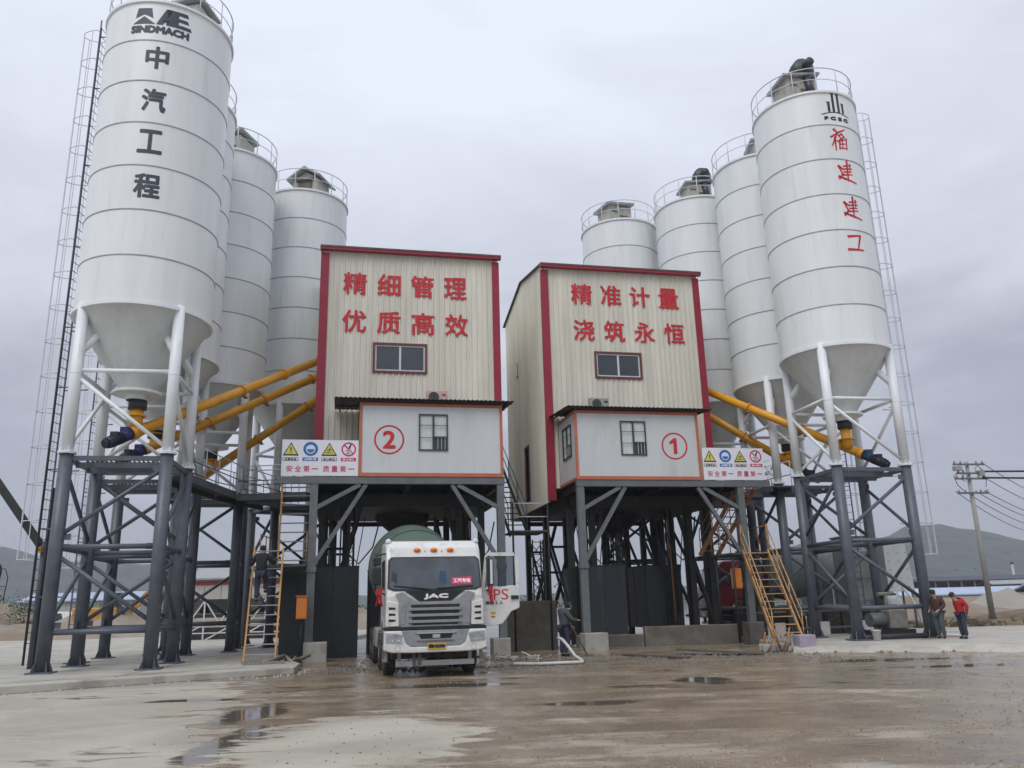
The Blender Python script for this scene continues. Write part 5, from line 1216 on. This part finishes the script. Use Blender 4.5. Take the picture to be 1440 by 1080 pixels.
# ------------------------------------------------------------ people
def skin(name, verts, edges, radii, root, mat, parent=None, sub=2):
    me = bpy.data.meshes.new(name); me.from_pydata(verts, edges, []); o_ = bpy.data.objects.new(name, me); C.objects.link(o_)
    m_ = o_.modifiers.new('skin', 'SKIN'); m_.use_smooth_shade = True
    for i, r_ in enumerate(radii):
        rr = r_ if isinstance(r_, tuple) else (r_, r_); sv = me.skin_vertices[0].data[i]; sv.radius = rr; sv.use_root = (i == root)
    s_ = o_.modifiers.new('sub', 'SUBSURF'); s_.levels = 1; s_.render_levels = sub
    me.materials.append(MATS[mat]); 
    if parent: o_.parent = parent
    return o_
def person(loc, rz, J, top, bottom, label, hat=None, scale=1.0):
    base = dict(pelvis=(0, 0, .93), belly=(0, -.01, 1.08), chest=(0, -.01, 1.30), neck=(0, .0, 1.46), chin=(0, -.03, 1.53), head=(0, -.02, 1.62),
      hipL=(-.09, 0, .88), hipR=(.09, 0, .88), kneeL=(-.10, -.02, .50), kneeR=(.10, -.02, .50), ankL=(-.10, .03, .09), ankR=(.10, .03, .09), toeL=(-.12, -.14, .035), toeR=(.12, -.14, .035),
      shL=(-.17, 0, 1.40), shR=(.17, 0, 1.40), elL=(-.24, .03, 1.13), elR=(.24, .03, 1.13), wrL=(-.25, -.06, .89), wrR=(.25, -.06, .89))
    base.update(J); J = {k: Vector(v) for k, v in base.items()}
    t = thing('person', label, 'person', loc, rz); t.scale = (scale,)*3
    V = []; E_ = []; Rr = []; ix = {}
    def av(k, p, r_): ix[k] = len(V); V.append(tuple(p)); Rr.append(r_)
    for k, r_ in (('pelvis', (.13, .10)), ('belly', (.12, .09)), ('chest', (.14, .10)), ('neck', .052), ('chin', .065), ('head', (.082, .098)), ('hipL', .085), ('hipR', .085), ('kneeL', .055), ('kneeR', .055), ('ankL', .04), ('ankR', .04), ('toeL', .035), ('toeR', .035),
                 ('shL', .06), ('shR', .06), ('elL', .04), ('elR', .04), ('wrL', .028), ('wrR', .028)): av(k, J[k], r_)
    for a, b in (('pelvis', 'belly'), ('belly', 'chest'), ('chest', 'neck'), ('neck', 'chin'), ('chin', 'head'), ('pelvis', 'hipL'), ('pelvis', 'hipR'), ('hipL', 'kneeL'), ('hipR', 'kneeR'), ('kneeL', 'ankL'), ('kneeR', 'ankR'), ('ankL', 'toeL'), ('ankR', 'toeR'),
                 ('chest', 'shL'), ('chest', 'shR'), ('shL', 'elL'), ('shR', 'elR'), ('elL', 'wrL'), ('elR', 'wrR')): E_.append((ix[a], ix[b]))
    for s_ in 'LR':
        w_, e_ = J['wr'+s_], J['el'+s_]; d = (w_-e_).normalized(); sd_ = d.cross(Vector((0, 1, 0)) if abs(d.y) < .8 else Vector((0, 0, 1))).normalized()
        av('palm'+s_, w_+d*.07, (.032, .018)); E_.append((ix['wr'+s_], ix['palm'+s_]))
        for k, (o_, ln) in enumerate(((-.03, .065), (-.01, .08), (.01, .075), (.03, .06))):
            av('f%s%d' % (s_, k), w_+d*.09+sd_*o_+d*ln+Vector((0, -.015, 0)), .008); E_.append((ix['palm'+s_], ix['f%s%d' % (s_, k)]))
        av('th'+s_, w_+d*.07+sd_*(.055 if s_ == 'L' else -.055)+Vector((0, -.02, 0)), .010); E_.append((ix['palm'+s_], ix['th'+s_]))
    body = skin('body', V, E_, Rr, ix['pelvis'], 'skin', t)
    # clothes
    K = ['pelvis', 'belly', 'chest', 'collar', 'shL', 'shR', 'elL', 'elR', 'wrL', 'wrR']
    J['collar'] = J['chest'].lerp(J['neck'], .75)
    rj = [(.185, .15), (.175, .145), (.19, .15), .10, .10, .10, .072, .072, .06, .06]
    J['pelvis2'] = J['pelvis']
    skin('jacket', [tuple(J[k]+(Vector((0, 0, -.07)) if k == 'pelvis' else Vector())) for k in K], [(0, 1), (1, 2), (2, 3), (2, 4), (2, 5), (4, 6), (5, 7), (6, 8), (7, 9)], rj, 0, top, t)
    K = ['pelvis', 'hipL', 'hipR', 'kneeL', 'kneeR', 'ankL', 'ankR']
    skin('trousers', [tuple(J[k]) for k in K], [(0, 1), (0, 2), (1, 3), (2, 4), (3, 5), (4, 6)], [(.17, .135), .115, .115, .09, .09, .075, .075], 0, bottom, t)
    for s_ in 'LR':
        a, b = J['ank'+s_], J['toe'+s_]; skin('shoe', [tuple(a+Vector((0, .03, -.045))), tuple(a.lerp(b, .5)+Vector((0, 0, -.01))), tuple(b)], [(0, 1), (1, 2)], [(.062, .06), (.062, .055), (.055, .045)], 0, 'hair', t)
    h = J['head']; tilt = (h-J['neck']).normalized()
    q = Matrix.Translation(h+tilt*.0) @ tilt.to_track_quat('Z', 'Y').to_matrix().to_4x4()
    MB().lathe([(.095, -.01), (.104, .03), (.10, .07), (.08, .105), (.045, .128), (0, .136)], 16, q @ Matrix.Translation((0, .012, 0)) @ Matrix.Diagonal((.92, 1.05, 1, 1))).build('cap' if hat else 'hair', hat or 'hair', t)
    if not hat: MB().lathe([(.0, -.09), (.06, -.085), (.092, -.03), (.097, .02)], 16, q @ Matrix.Translation((0, .028, 0)) @ Matrix.Diagonal((.9, .95, 1, 1))).build('hair', 'hair', t)
    else: MB().box(tuple(q @ Vector((0, -.12, .03))), (.15, .1, .015)).build('cap_peak', hat, t)
    fc = MB(); 
    fc.tube(tuple(q @ Vector((0, -.085, .02))), tuple(q @ Vector((0, -.115, -.02))), .009, 6, .014); 
    for s_ in (-1, 1): fc.tube(tuple(q @ Vector((s_*.085, .0, -.015))), tuple(q @ Vector((s_*.1, .01, .0))), .022, 8)
    fc.build('face_features', 'skin', t)
    ey = MB()
    for s_ in (-1, 1): ey.lathe([(0, -.008), (.008, -.004), (.01, 0), (0, .006)], 8, q @ Matrix.Translation((s_*.033, -.09, .012)))
    ey.build('eyes', 'hair', t)
    MB().box(tuple(q @ Vector((0, -.088, -.052))), (.045, .012, .01)).build('mouth', 'trim_red', t)
    return t
PZ = .175
# climber, back to the camera, facing the ladder (local -y = away after 180 turn)
person((-8.03, 26.28, 1.92), R(184), dict(kneeL=(-.13, -.22, .62), ankL=(-.12, -.13, .36), toeL=(-.13, -.27, .32), kneeR=(.11, -.06, .50), chest=(0, -.07, 1.29), neck=(0, -.10, 1.45), chin=(0, -.14, 1.52), head=(0, -.13, 1.61),
   elL=(-.33, -.12, 1.20), wrL=(-.38, -.36, 1.34), elR=(.33, -.10, 1.16), wrR=(.40, -.34, 1.16)), 'cloth_black', 'cloth_navy', 'person in black jacket and dark cap climbing the steep yellow ladder', hat='cloth_black')
# worker with a long handled tool under tower 1
wk = person((1.45, 27.6, 0), R(120), dict(chest=(0, -.12, 1.28), belly=(0, -.05, 1.08), neck=(0, -.20, 1.42), chin=(0, -.26, 1.47), head=(0, -.28, 1.55), elL=(-.26, -.18, 1.12), wrL=(-.18, -.42, 1.10), elR=(.26, -.12, 1.10), wrR=(.16, -.40, .92), kneeL=(-.12, -.10, .50)),
   'cloth_grey', 'cloth_navy', 'person in grey shirt and navy trousers working with a long handled tool under tower 1')
q = wk.location; tool = MB().tube((0, 0, .06), (-.85, .5, 1.75), .02, 8).box((0.05, -.03, .04), (.3, .2, .03)).build('long_handled_tool', 'wood'); tool.location = (2.15, 27.25, 0); tag(tool, 'long wooden handled tool held by the worker under tower 1', 'shovel')
person((14.28, 28.95, PZ), R(-60), dict(chest=(0, -.05, 1.29), neck=(0, -.10, 1.44), chin=(0, -.16, 1.50), head=(0, -.17, 1.59), elL=(-.27, .0, 1.14), wrL=(-.2, -.2, 1.0), elR=(.27, .0, 1.14), wrR=(.18, -.2, 1.0), kneeR=(.11, -.08, .5)),
   'cloth_maroon', 'cloth_grey', 'person in dark jacket leaning by the rightmost leg of the nearest right frame', scale=.93)
person((14.72, 28.35, PZ), R(-80), dict(chest=(0, -.08, 1.28), neck=(0, -.16, 1.43), chin=(0, -.23, 1.48), head=(0, -.25, 1.57), belly=(0, -.02, 1.08), elL=(-.25, .10, 1.16), wrL=(-.20, .08, .95), elR=(.25, .12, 1.16), wrR=(.18, .10, .96)),
   'cloth_red', 'cloth_navy', 'person in red jacket and dark trousers leaning forward on the right pad', scale=.88)

# ------------------------------------------------------------ loose things on the ground
t = thing('pipe_heap', 'heap of old grey pipes and timber at the left front leg', 'pipe heap', (-6.55, 25.9, 0), R(10)); random.seed(9)
for k in range(11):
    a = R(random.uniform(-135, -65)); L_ = random.uniform(.9, 1.6); x, y = random.uniform(-.55, .3), random.uniform(.1, .7); z = .05+k*.012
    MB().tube((x, y, z+.16), (x+math.cos(a)*L_, y+math.sin(a)*L_, z*.5+.03), random.uniform(.035, .06), 10).build('pipe', 'pipe_grey' if k % 3 else 'wood', t)
t = thing('drain_grate', 'rusty grate and planks on the pad edge below the yellow ladder', 'grate', (-7.35, 24.7, .18), R(20))
for k in range(9): MB().bx(-.55+k*.13, -.50+k*.13, -.28, .28, .01, .045).build('bar', 'pipe_grey', t)
MB().bx(-.6, .6, -.31, -.28, .01, .05).bx(-.6, .6, .28, .31, .01, .05).build('frame', 'pipe_grey', t)
tag(MB().path([(-.15, 23.9, .05), (.5, 23.75, .045), (1.2, 23.85, .05), (1.75, 23.95, .05), (1.78, 24.35, .06), (1.62, 24.9, .16), (1.45, 25.5, .42), (1.32, 26.0, .58), (1.22, 26.3, .62)], .045, 8).build('hose', 'hose_white'), 'thick white hose lying in the mud in front of the empty bay', 'hose')
def plank(x, y, rz, L_, w, label, tilt=0):
    o_ = MB().bx(-L_/2, L_/2, -w/2, w/2, 0, .05).build('plank', 'wood', bevel=.008); o_.location = (x, y, .015+abs(math.sin(R(tilt)))*L_/2); o_.rotation_euler = (0, R(tilt), R(rz)); tag(o_, label, 'plank')
plank(4.1, 26.0, -52, 2.6, .3, 'dark wet plank lying left of the low damp wall'); plank(6.1, 26.2, -20, 2.6, .35, 'dark plank on the mud in front of the low damp wall', 3)
plank(12.4, 27.0, -15, .9, .05, 'thin dark stick on the right pad in front of the frame')
tag(MB().tube((0, 0, .1), (2.3, .35, .1), .085, 12).build('black_pipe', 'wire_black'), 'short black pipe lying beside the right frame leg', 'pipe').location = (11.6, 28.9, .17)
t = thing('bucket', 'white plastic bucket at the foot of the nearest right frame leg', 'bucket', (12.0, 28.75, .17)); MB().lathe([(0, .01), (.12, .01), (.15, .32), (.16, .32), (.16, .34), (.14, .34), (.11, .03)], 20).build('pail', 'plastic_white', t); MB().lathe([(.152, .27), (.165, .27), (.165, .3), (.152, .3)], 20).build('rim_band', 'truck_grey', t)
o_ = MB().box((0, 0, .25), (.55, .5, .5)).build('concrete_block', 'lilac_block', bevel=.03); o_.location = (8.95, 26.9, 0.0); o_.rotation_euler = (0, 0, R(8)); tag(o_, 'lilac tinted concrete cube at the foot of the yellow stair', 'concrete block')
t = thing('scrap_heap', 'rusty scrap bars and rubble under the yellow stair', 'scrap heap', (8.1, 27.2, 0)); random.seed(5)
for k in range(16):
    x, y = random.uniform(-.5, .5), random.uniform(-.4, .4); MB().tube((x, y, .02), (x+random.uniform(-.35, .35), y+random.uniform(-.2, .2), random.uniform(.3, .75)), .025, 6).build('bar', 'rail_rusty' if k % 2 else 'pipe_grey', t)
for k in range(8): MB().box((random.uniform(-.5, .5), random.uniform(-.3, .3), .12), (.25, .2, .22), rz=random.random()*3).build('stone', 'concrete', t, bevel=.03)
t = thing('debris_heap', 'small heap of twigs, hose ends and rubble on the mud beside the worker', 'debris', (-.1, 26.4, 0)); random.seed(15)
for k in range(14):
    x, y = random.uniform(-.8, .8), random.uniform(-.5, .5); a = random.random()*6.3; MB().tube((x, y, .03), (x+math.cos(a)*.4, y+math.sin(a)*.3, random.uniform(.03, .22)), .018, 6).build('stick', ('wood', 'pipe_grey', 'hose_white')[k % 3], t)
for k in range(8): MB().box((random.uniform(-.7, .7), random.uniform(-.4, .4), .06), (.16, .13, .12), rz=random.random()*3).build('stone', 'concrete', t, bevel=.02)

# ------------------------------------------------------------ utility pole and wires
t = thing('utility_pole', 'concrete utility pole with crossarms and wires on the right', 'utility pole', (25.4, 45.7, 0), R(8))
MB().tube((0, 0, -.2), (0, 0, 8.75), .16, 16, .10).build('pole', 'pole_concrete', t)
for z, L_ in ((8.55, 1.9), (8.05, 1.6), (7.75, 1.9), (6.95, 1.9)):
    a_ = MB().bx(-L_/2, L_/2, -.2, -.12, z-.04, z+.06).build('crossarm', 'frame_steel', t)
    for x in (-L_/2+.1, -L_/4, L_/4, L_/2-.1): MB().lathe([(.03, 0), (.07, .03), (.04, .06), (.07, .09), (.04, .12), (.02, .17)], 8, Matrix.Translation((x, -.16, z+.06))).build('insulator', 'insulator', a_)
MB().bx(-.95, -.5, -.3, -.05, 8.2, 8.45).build('switch_gear', 'insulator', t); MB().bx(.5, .8, -.3, -.05, 7.9, 8.2).build('switch_gear', 'insulator', t)
MB().path([(-.8, -.2, 8.1), (-1.05, -.2, 7.9), (-.9, -.2, 7.4), (-.6, -.2, 7.1)], .02, 5).path([(-.4, -.2, 8.0), (-.6, -.2, 7.7), (-.35, -.2, 7.6)], .02, 5).path([(.6, -.2, 8.0), (.9, -.2, 7.7), (.8, -.2, 7.3)], .02, 5).path([(.3, -.2, 8.3), (.5, -.2, 8.5), (.9, -.2, 8.1)], .02, 5).build('jumper_cable', 'wire_black', t)
MB().lathe([(.2, 0), (.26, .05), (.2, .35)], 12, Matrix.Translation((0, 0, 0))).build('pole_collar', 'truck_under', t)
def wire(a, b, sag, r, label=None):
    a, b = Vector(a), Vector(b); pts = [a.lerp(b, k/14)-Vector((0, 0, sag*4*(k/14)*(1-k/14))) for k in range(15)]
    return MB().path(pts, r, 5)
def wires(name, ws, label, grp, pos):
    for w_, p_ in zip(ws, pos): tag(wire(*w_).build(name, 'wire_black'), p_+' '+label, 'wire', grp)
wires('power_cable', [((26.3, 45.6, 8.15), (62, 44, 9.0), .5, .055), ((26.1, 45.6, 7.8), (62, 44, 8.2), .5, .055)], 'thick cable running right from the utility pole', 'thick cables from the pole', ('upper', 'lower'))
wires('power_line', [((25.4+x, 45.8, z), (50.5+x*2, 77, 7.6+dz), .6, .022) for x, z, dz in ((-.8, 7.1, -.9), (-.3, 7.1, -.4), (.3, 7.1, 0), (.8, 7.1, .3), (.6, 8.1, 1.2), (.9, 8.7, 1.8))], 'of the thin lines sloping down right from the utility pole', 'thin lines from the pole', ('lowest', 'second lowest', 'third lowest', 'third highest', 'second highest', 'highest'))
t = thing('utility_pole', 'farther utility pole just beyond the right edge carrying the thin lines', 'utility pole', (51.5, 77, 0)); MB().tube((0, 0, -.2), (0, 0, 10), .2, 12, .12).build('pole', 'pole_concrete', t); MB().bx(-2, 2, -.1, .1, 7.7, 7.85).bx(-1.4, 1.6, -.1, .1, 9.2, 9.35).build('crossarm', 'frame_steel', t)
t = thing('utility_pole', 'nearer utility pole outside the right edge carrying the thick cables', 'utility pole', (62, 44, 0)); MB().tube((0, 0, -.2), (0, 0, 9.5), .2, 12, .12).build('pole', 'pole_concrete', t)

# ------------------------------------------------------------ background
def mound(name, cx, cy, rx, ry, h, mat, seed, label, n=28, kind='structure', jag=.18):
    random.seed(seed); m_ = MB(); ph = [random.random()*6.3 for _ in range(6)]; vs = []
    for j in range(n+1):
        for i in range(n+1):
            u, v = i/n*2-1, j/n*2-1; r_ = math.hypot(u, v); a = math.atan2(v, u)
            k = max(0, 1-r_*(1+.15*math.sin(3*a+ph[0])+.1*math.sin(5*a+ph[1])))
            z = h*(k**.8)*(1+jag*math.sin(7*u+ph[2])+jag*math.sin(9*v+ph[3])+jag*.6*math.sin(17*u+ph[4]+5*v))+random.uniform(-.03, .03)*h*(k > 0)
            vs.append((cx+u*rx, cy+v*ry, z if k > 0 else -.05))
    m_.add(vs, [(j*(n+1)+i, j*(n+1)+i+1, (j+1)*(n+1)+i+1, (j+1)*(n+1)+i) for j in range(n) for i in range(n)], True)
    o_ = m_.build(name, mat)
    o_['kind'] = kind
    return o_
mound('dirt_bank', -52, 72, 24, 16, 2.9, 'dirt', 1, '')
mound('dirt_bank', -30, 60, 9, 6, 1.9, 'dirt', 2, '')
mound('dirt_bank', -24, 84, 20, 8, 2.4, 'dirt', 22, '')
mound('dirt_bank', 29, 62, 9, 6, 1.25, 'dirt', 3, '')
mound('sand_pile', 36.5, 63, 5.5, 5, 1.45, 'sand', 4, '')
mound('rubble_strip', 31, 46.5, 14, 4.2, .5, 'rubble', 6, '', jag=.35, n=44)
mound('rubble_strip', 18, 47.5, 6, 3.5, .4, 'rubble', 7, '', jag=.35)
mound('dirt_bank', 48, 90, 30, 10, 1.2, 'dirt', 8, '')
random.seed(8); m_ = MB()
for k in range(420):
    x, y = random.uniform(17, 45), random.gauss(44.6, 1.5); s_ = random.uniform(.06, .28); m_.box((x, y, s_*.4+.12*random.random()), (s_, s_*random.uniform(.6, 2), s_*.7), rz=random.random()*3)
m_.build('rubble', 'rubble', kind='stuff')
m_ = MB()
for k in range(60):
    x, y = random.uniform(19, 40), random.gauss(43.4, .8); a = random.random()*3; L_ = random.uniform(.4, 1.4); m_.bar((x, y, .06), (x+math.cos(a)*L_, y+math.sin(a)*.3*L_, .1+.3*random.random()), .08, .04)
m_.build('scrap_timber', 'wood', kind='stuff')

# sheds
def shed(x, y, w_, d_, h, rz, wall, roof, label, cols=8, name='shed', open_=False, stripe=None):
    t = thing(name, label, 'shed', (x, y, 0), R(rz))
    if open_:
        for k in range(cols+1): MB().bx(-w_/2+k*w_/cols-.15, -w_/2+k*w_/cols+.15, -.15, .15, 0, h).build('column', 'frame_steel', t)
        MB().bx(-w_/2, w_/2, d_-.1, d_, 0, h).build('back_wall', wall, t)
    else:
        for k in range(cols): MB().bx(-w_/2+k*w_/cols+.02, -w_/2+(k+1)*w_/cols-.02, -.05, .05, 0, h).build('wall_panel', wall, t)
        MB().bx(-w_/2, -w_/2+.1, .06, d_, 0, h).bx(w_/2-.1, w_/2, .06, d_, 0, h).bx(-w_/2, w_/2, d_-.1, d_, 0, h).build('wall', wall, t)
    MB().prism([(-.5, h), (d_/2, h+d_*.12), (d_+.5, h), (d_+.5, h+.15), (d_/2, h+d_*.12+.15), (-.5, h+.15)], -w_/2-.4, w_/2+.4, 'x').build('roof', roof, t)
    if stripe: MB().bx(-w_/2, w_/2, -.12, -.06, h-.5, h-.15).build('trim_strip', stripe, t)
    return t
shed(-25.5, 82, 13, 10, 4.7, 4, 'shed_wall', 'roof_grey', 'long pale wall shed with red roofline seen between the left frames', 8, stripe='trim_red')
shed(-62, 120, 16, 10, 3.6, 8, 'shed_wall', 'shed_blue', 'far pale shed at the left edge behind the dirt bank', 8)
shed(92, 175, 62, 7, 4.0, -6, 'shed_dark', 'shed_dark', 'long dark shed with a row of columns below the right hill', 24, open_=True)
shed(118, 168, 44, 7, 3.0, -8, 'shed_dark', 'roof_grey', 'second dark shed at the right edge below the hill', 16)
shed(70, 120, 30, 8, 1.3, -6, 'shed_wall', 'shed_blue', 'low shed with pale blue roof behind the utility pole', 8)
shed(78, 112, 16, 8, 1.5, -4, 'shed_wall', 'window_frame_white', 'low shed with white roof at the right edge', 6)
for k, (x, h) in enumerate(((112, 8), (115, 7))):
    t = thing('chimney_stack', ('taller' if k == 0 else 'shorter')+' thin stack rising behind the right sheds', 'chimney', (x, 190, 0)); MB().tube((0, 0, 0), (0, 0, h), .35, 14, .25).build('stack', 'shed_wall', t); MB().lathe([(.26, h-.4), (.34, h-.4), (.34, h), (.2, h)], 14).build('rim', 'shed_dark', t)

# aggregate conveyor with white truss, left background
t = thing('aggregate_conveyor', 'dark aggregate conveyor on white braced trestles seen behind the left frames', 'conveyor', (-15.0, 47.5, 0), R(4))
MB().bx(-4.2, 4.2, 0, 2.2, 1.35, 1.55).build('belt_gallery', 'frame_steel_dark', t)
for k in range(5): MB().prism([(-4.1+k*1.66, 2.35), (-2.6+k*1.66, 2.35), (-2.8+k*1.66, 1.57), (-3.9+k*1.66, 1.57)], .1, 2.1, 'y').build('bin', 'frame_steel_dark' if k % 2 else 'truck_under', t)
MB().bx(-4.2, 4.2, .4, 2.0, .1, .8).build('lower_belt', 'truck_under', t)
for k in range(6):
    x = -4.2+k*1.68; MB().bx(x-.04, x+.04, -.05, .03, 0, 2.35).build('post', 'rail_paint', t)
    if k < 5:
        for a, b in (((x, 0, 0.1), (x+1.68, 0, 1.0)), ((x, 0, 2.3), (x+.84, 0, 1.05)), ((x+.84, 0, 1.05), (x+1.68, 0, 2.3))): MB().bar(a, b, .05, .07).build('brace', 'rail_paint', t)
MB().bx(-4.2, 4.2, -.06, .04, .98, 1.06).bx(-4.2, 4.2, -.06, .04, .5, .56).build('rail', 'rail_paint', t)
# far bin silhouette and excavator, van
t = thing('white_van', 'small white van parked by the dirt bank behind the left frames', 'van', (-35.5, 66, 0), R(-28))
MB().prism([(-2.1, .4), (2.1, .4), (2.15, 1.0), (1.5, 1.15), (1.0, 1.95), (-2.1, 2.0)], -.85, .85, 'y').build('body', 'truck_white', t, bevel=.08)
MB().prism([(1.45, 1.18), (1.05, 1.85), (.2, 1.85), (.2, 1.18)], -.86, .86, 'y').build('side_window', 'windshield', t); MB().bx(-1.8, 0.0, -.862, .862, 1.2, 1.8).build('side_window', 'windshield', t); MB().bx(-2.12, -2.1, -.65, .65, 1.2, 1.8).build('rear_window', 'windshield', t)
for x in (-1.4, 1.4):
    for y in (-.8, .8): MB().lathe([(0, -.1), (.33, -.1), (.33, .1), (0, .1)], 20, Matrix.Translation((x, y, .33)) @ Matrix.Rotation(R(90), 4, 'X')).build('wheel', 'tyre', t)
t = thing('excavator', 'orange yellow excavator working on the dirt behind the left frames', 'excavator', (-29.2, 60, .25), R(12))
for y in (-1.1, 1.1): MB().prism([(-1.7, .1), (1.7, .1), (2.0, .45), (1.7, .85), (-1.7, .85), (-2.0, .45)], y-.3, y+.3, 'y').build('track', 'truck_black', t)
MB().bx(-1.9, 1.0, -1.2, 1.2, .95, 1.9).build('engine_housing', 'excavator_paint', t, bevel=.1); MB().prism([(.2, 1.9), (1.4, 1.9), (1.5, 1.1), (1.0, 1.0), (1.0, 1.9), (1.2, 2.9), (.2, 2.9)], -1.15, -.2, 'y').build('operator_cab', 'windshield', t)
MB().prism([(1.0, 1.3), (3.0, 3.4), (4.2, 3.2), (4.1, 2.9), (3.1, 3.0), (1.4, 1.1)], -.15, .2, 'y').build('boom', 'excavator_paint', t); MB().prism([(4.0, 3.3), (4.5, 3.3), (4.3, 1.2), (4.1, 1.2)], -.12, .17, 'y').build('arm', 'excavator_paint', t); MB().prism([(3.6, .6), (4.4, .5), (4.5, 1.3), (3.9, 1.3)], -.4, .45, 'y').build('bucket', 'truck_under', t)

# trees / shrubs
def leafy(name, x, y, h, w_, n, label, cat='shrub', seed=1, trunk=.06):
    random.seed(seed); t = thing(name, label, cat, (x, y, 0)); m_ = MB()
    cl = [(random.gauss(0, w_*.28), random.gauss(0, w_*.28), h*random.uniform(.35, .95), w_*random.uniform(.14, .3)) for _ in range(12)]
    for k in range(n):
        c = random.choice(cl); p = Vector((c[0]+random.gauss(0, c[3]*.6), c[1]+random.gauss(0, c[3]*.6), max(.1, c[2]+random.gauss(0, c[3]*.5)))); s_ = h*.03*random.uniform(.6, 1.4)
        q_ = Matrix.Rotation(random.random()*6.3, 3, 'Z') @ Matrix.Rotation(random.random()*3, 3, 'X')
        m_.add([p+q_ @ Vector(v)*s_ for v in ((-1, 0, 0), (0, -.5, .1), (1, 0, 0), (0, .5, .1))], [(0, 1, 2, 3)])
    m_.build('crown', 'leaf', t); b_ = MB().tube((0, 0, -.1), (0, 0, h*.7), trunk, 8, trunk*.4)
    for c in cl[:6]: b_.tube((0, 0, h*.3), (c[0], c[1], c[2]), trunk*.5, 6, trunk*.15)
    b_.build('trunk', 'bark', t)
sh = [(-42.0, 64, 3.4, 4.2), (-38.5, 66, 2.6, 3.4), (-46, 70, 4.0, 4.5), (-35.2, 71, 2.8, 3.2)]
for k, (x, y, h, w_) in enumerate(sh): leafy('shrub', x, y, h, w_, 1500, ['green bush at the left edge on the dirt bank', 'smaller green bush right of the bush at the left edge', 'tall bush partly outside the left edge', 'low bush on the dirt bank behind the white van'][k], seed=20+k)
# far treeline at the foot of the hills reads as one mass
random.seed(31); m_ = MB()
for k in range(9000):
    x = random.uniform(-330, 420); y = 330+random.gauss(0, 14); z = abs(random.gauss(0, 1))*1.9*(1+.5*math.sin(x*.05)+.3*math.sin(x*.13)); s_ = random.uniform(.35, .8)
    q_ = Matrix.Rotation(random.random()*6.3, 3, 'Z') @ Matrix.Rotation(random.random()*3, 3, 'X'); p = Vector((x, y, z))
    m_.add([p+q_ @ Vector(v)*s_ for v in ((-1, 0, 0), (0, -.8, .2), (1, 0, 0), (0, .8, .2))], [(0, 1, 2, 3)])
m_.build('far_treeline', 'leaf', kind='stuff')
# left edge: dark convex mirror post
t = thing('mirror_post', 'dark roadside mirror on a thin wire bracket at the left frame edge', 'mirror post', (-15.22, 24.6, .18))
MB().tube((-.25, 0, 0), (-.25, 0, 2.9), .05, 10).build('post', 'wire_black', t)
MB().lathe([(0, -.1), (.22, -.08), (.34, 0), (.3, .05), (0, .1)], 20, Matrix.Translation((-.12, -.1, 2.55)) @ Matrix.Rotation(R(70), 4, 'X') @ Matrix.Diagonal((.6, 1.5, 1, 1))).build('mirror_shell', 'wire_black', t)
MB().path([(-.25, 0, 2.9), (.15, 0, 2.85), (.25, 0, 2.6), (.2, 0, 2.0), (-.25, 0, 1.7)], .014, 6).path([(.23, 0, 2.35), (-.2, 0, 2.35)], .01, 5).build('wire_bracket', 'wire_black', t)

# ------------------------------------------------------------ haze
hz = MB().bx(-1450, 1450, -30, 1250, -1.5, 118).build('haze', 'interior', kind='stuff')
hm = bpy.data.materials.new('haze_air'); hm.use_nodes = True; n_ = hm.node_tree.nodes; n_.clear()
ho = n_.new('ShaderNodeOutputMaterial'); pv = n_.new('ShaderNodeVolumePrincipled'); pv.inputs['Density'].default_value = 0.00036
pv.inputs['Color'].default_value = (0.86, 0.90, 0.98, 1); pv.inputs['Anisotropy'].default_value = 0.2
hm.node_tree.links.new(pv.outputs[0], ho.inputs['Volume']); hz.data.materials.clear(); hz.data.materials.append(hm); hz.display_type = 'WIRE'
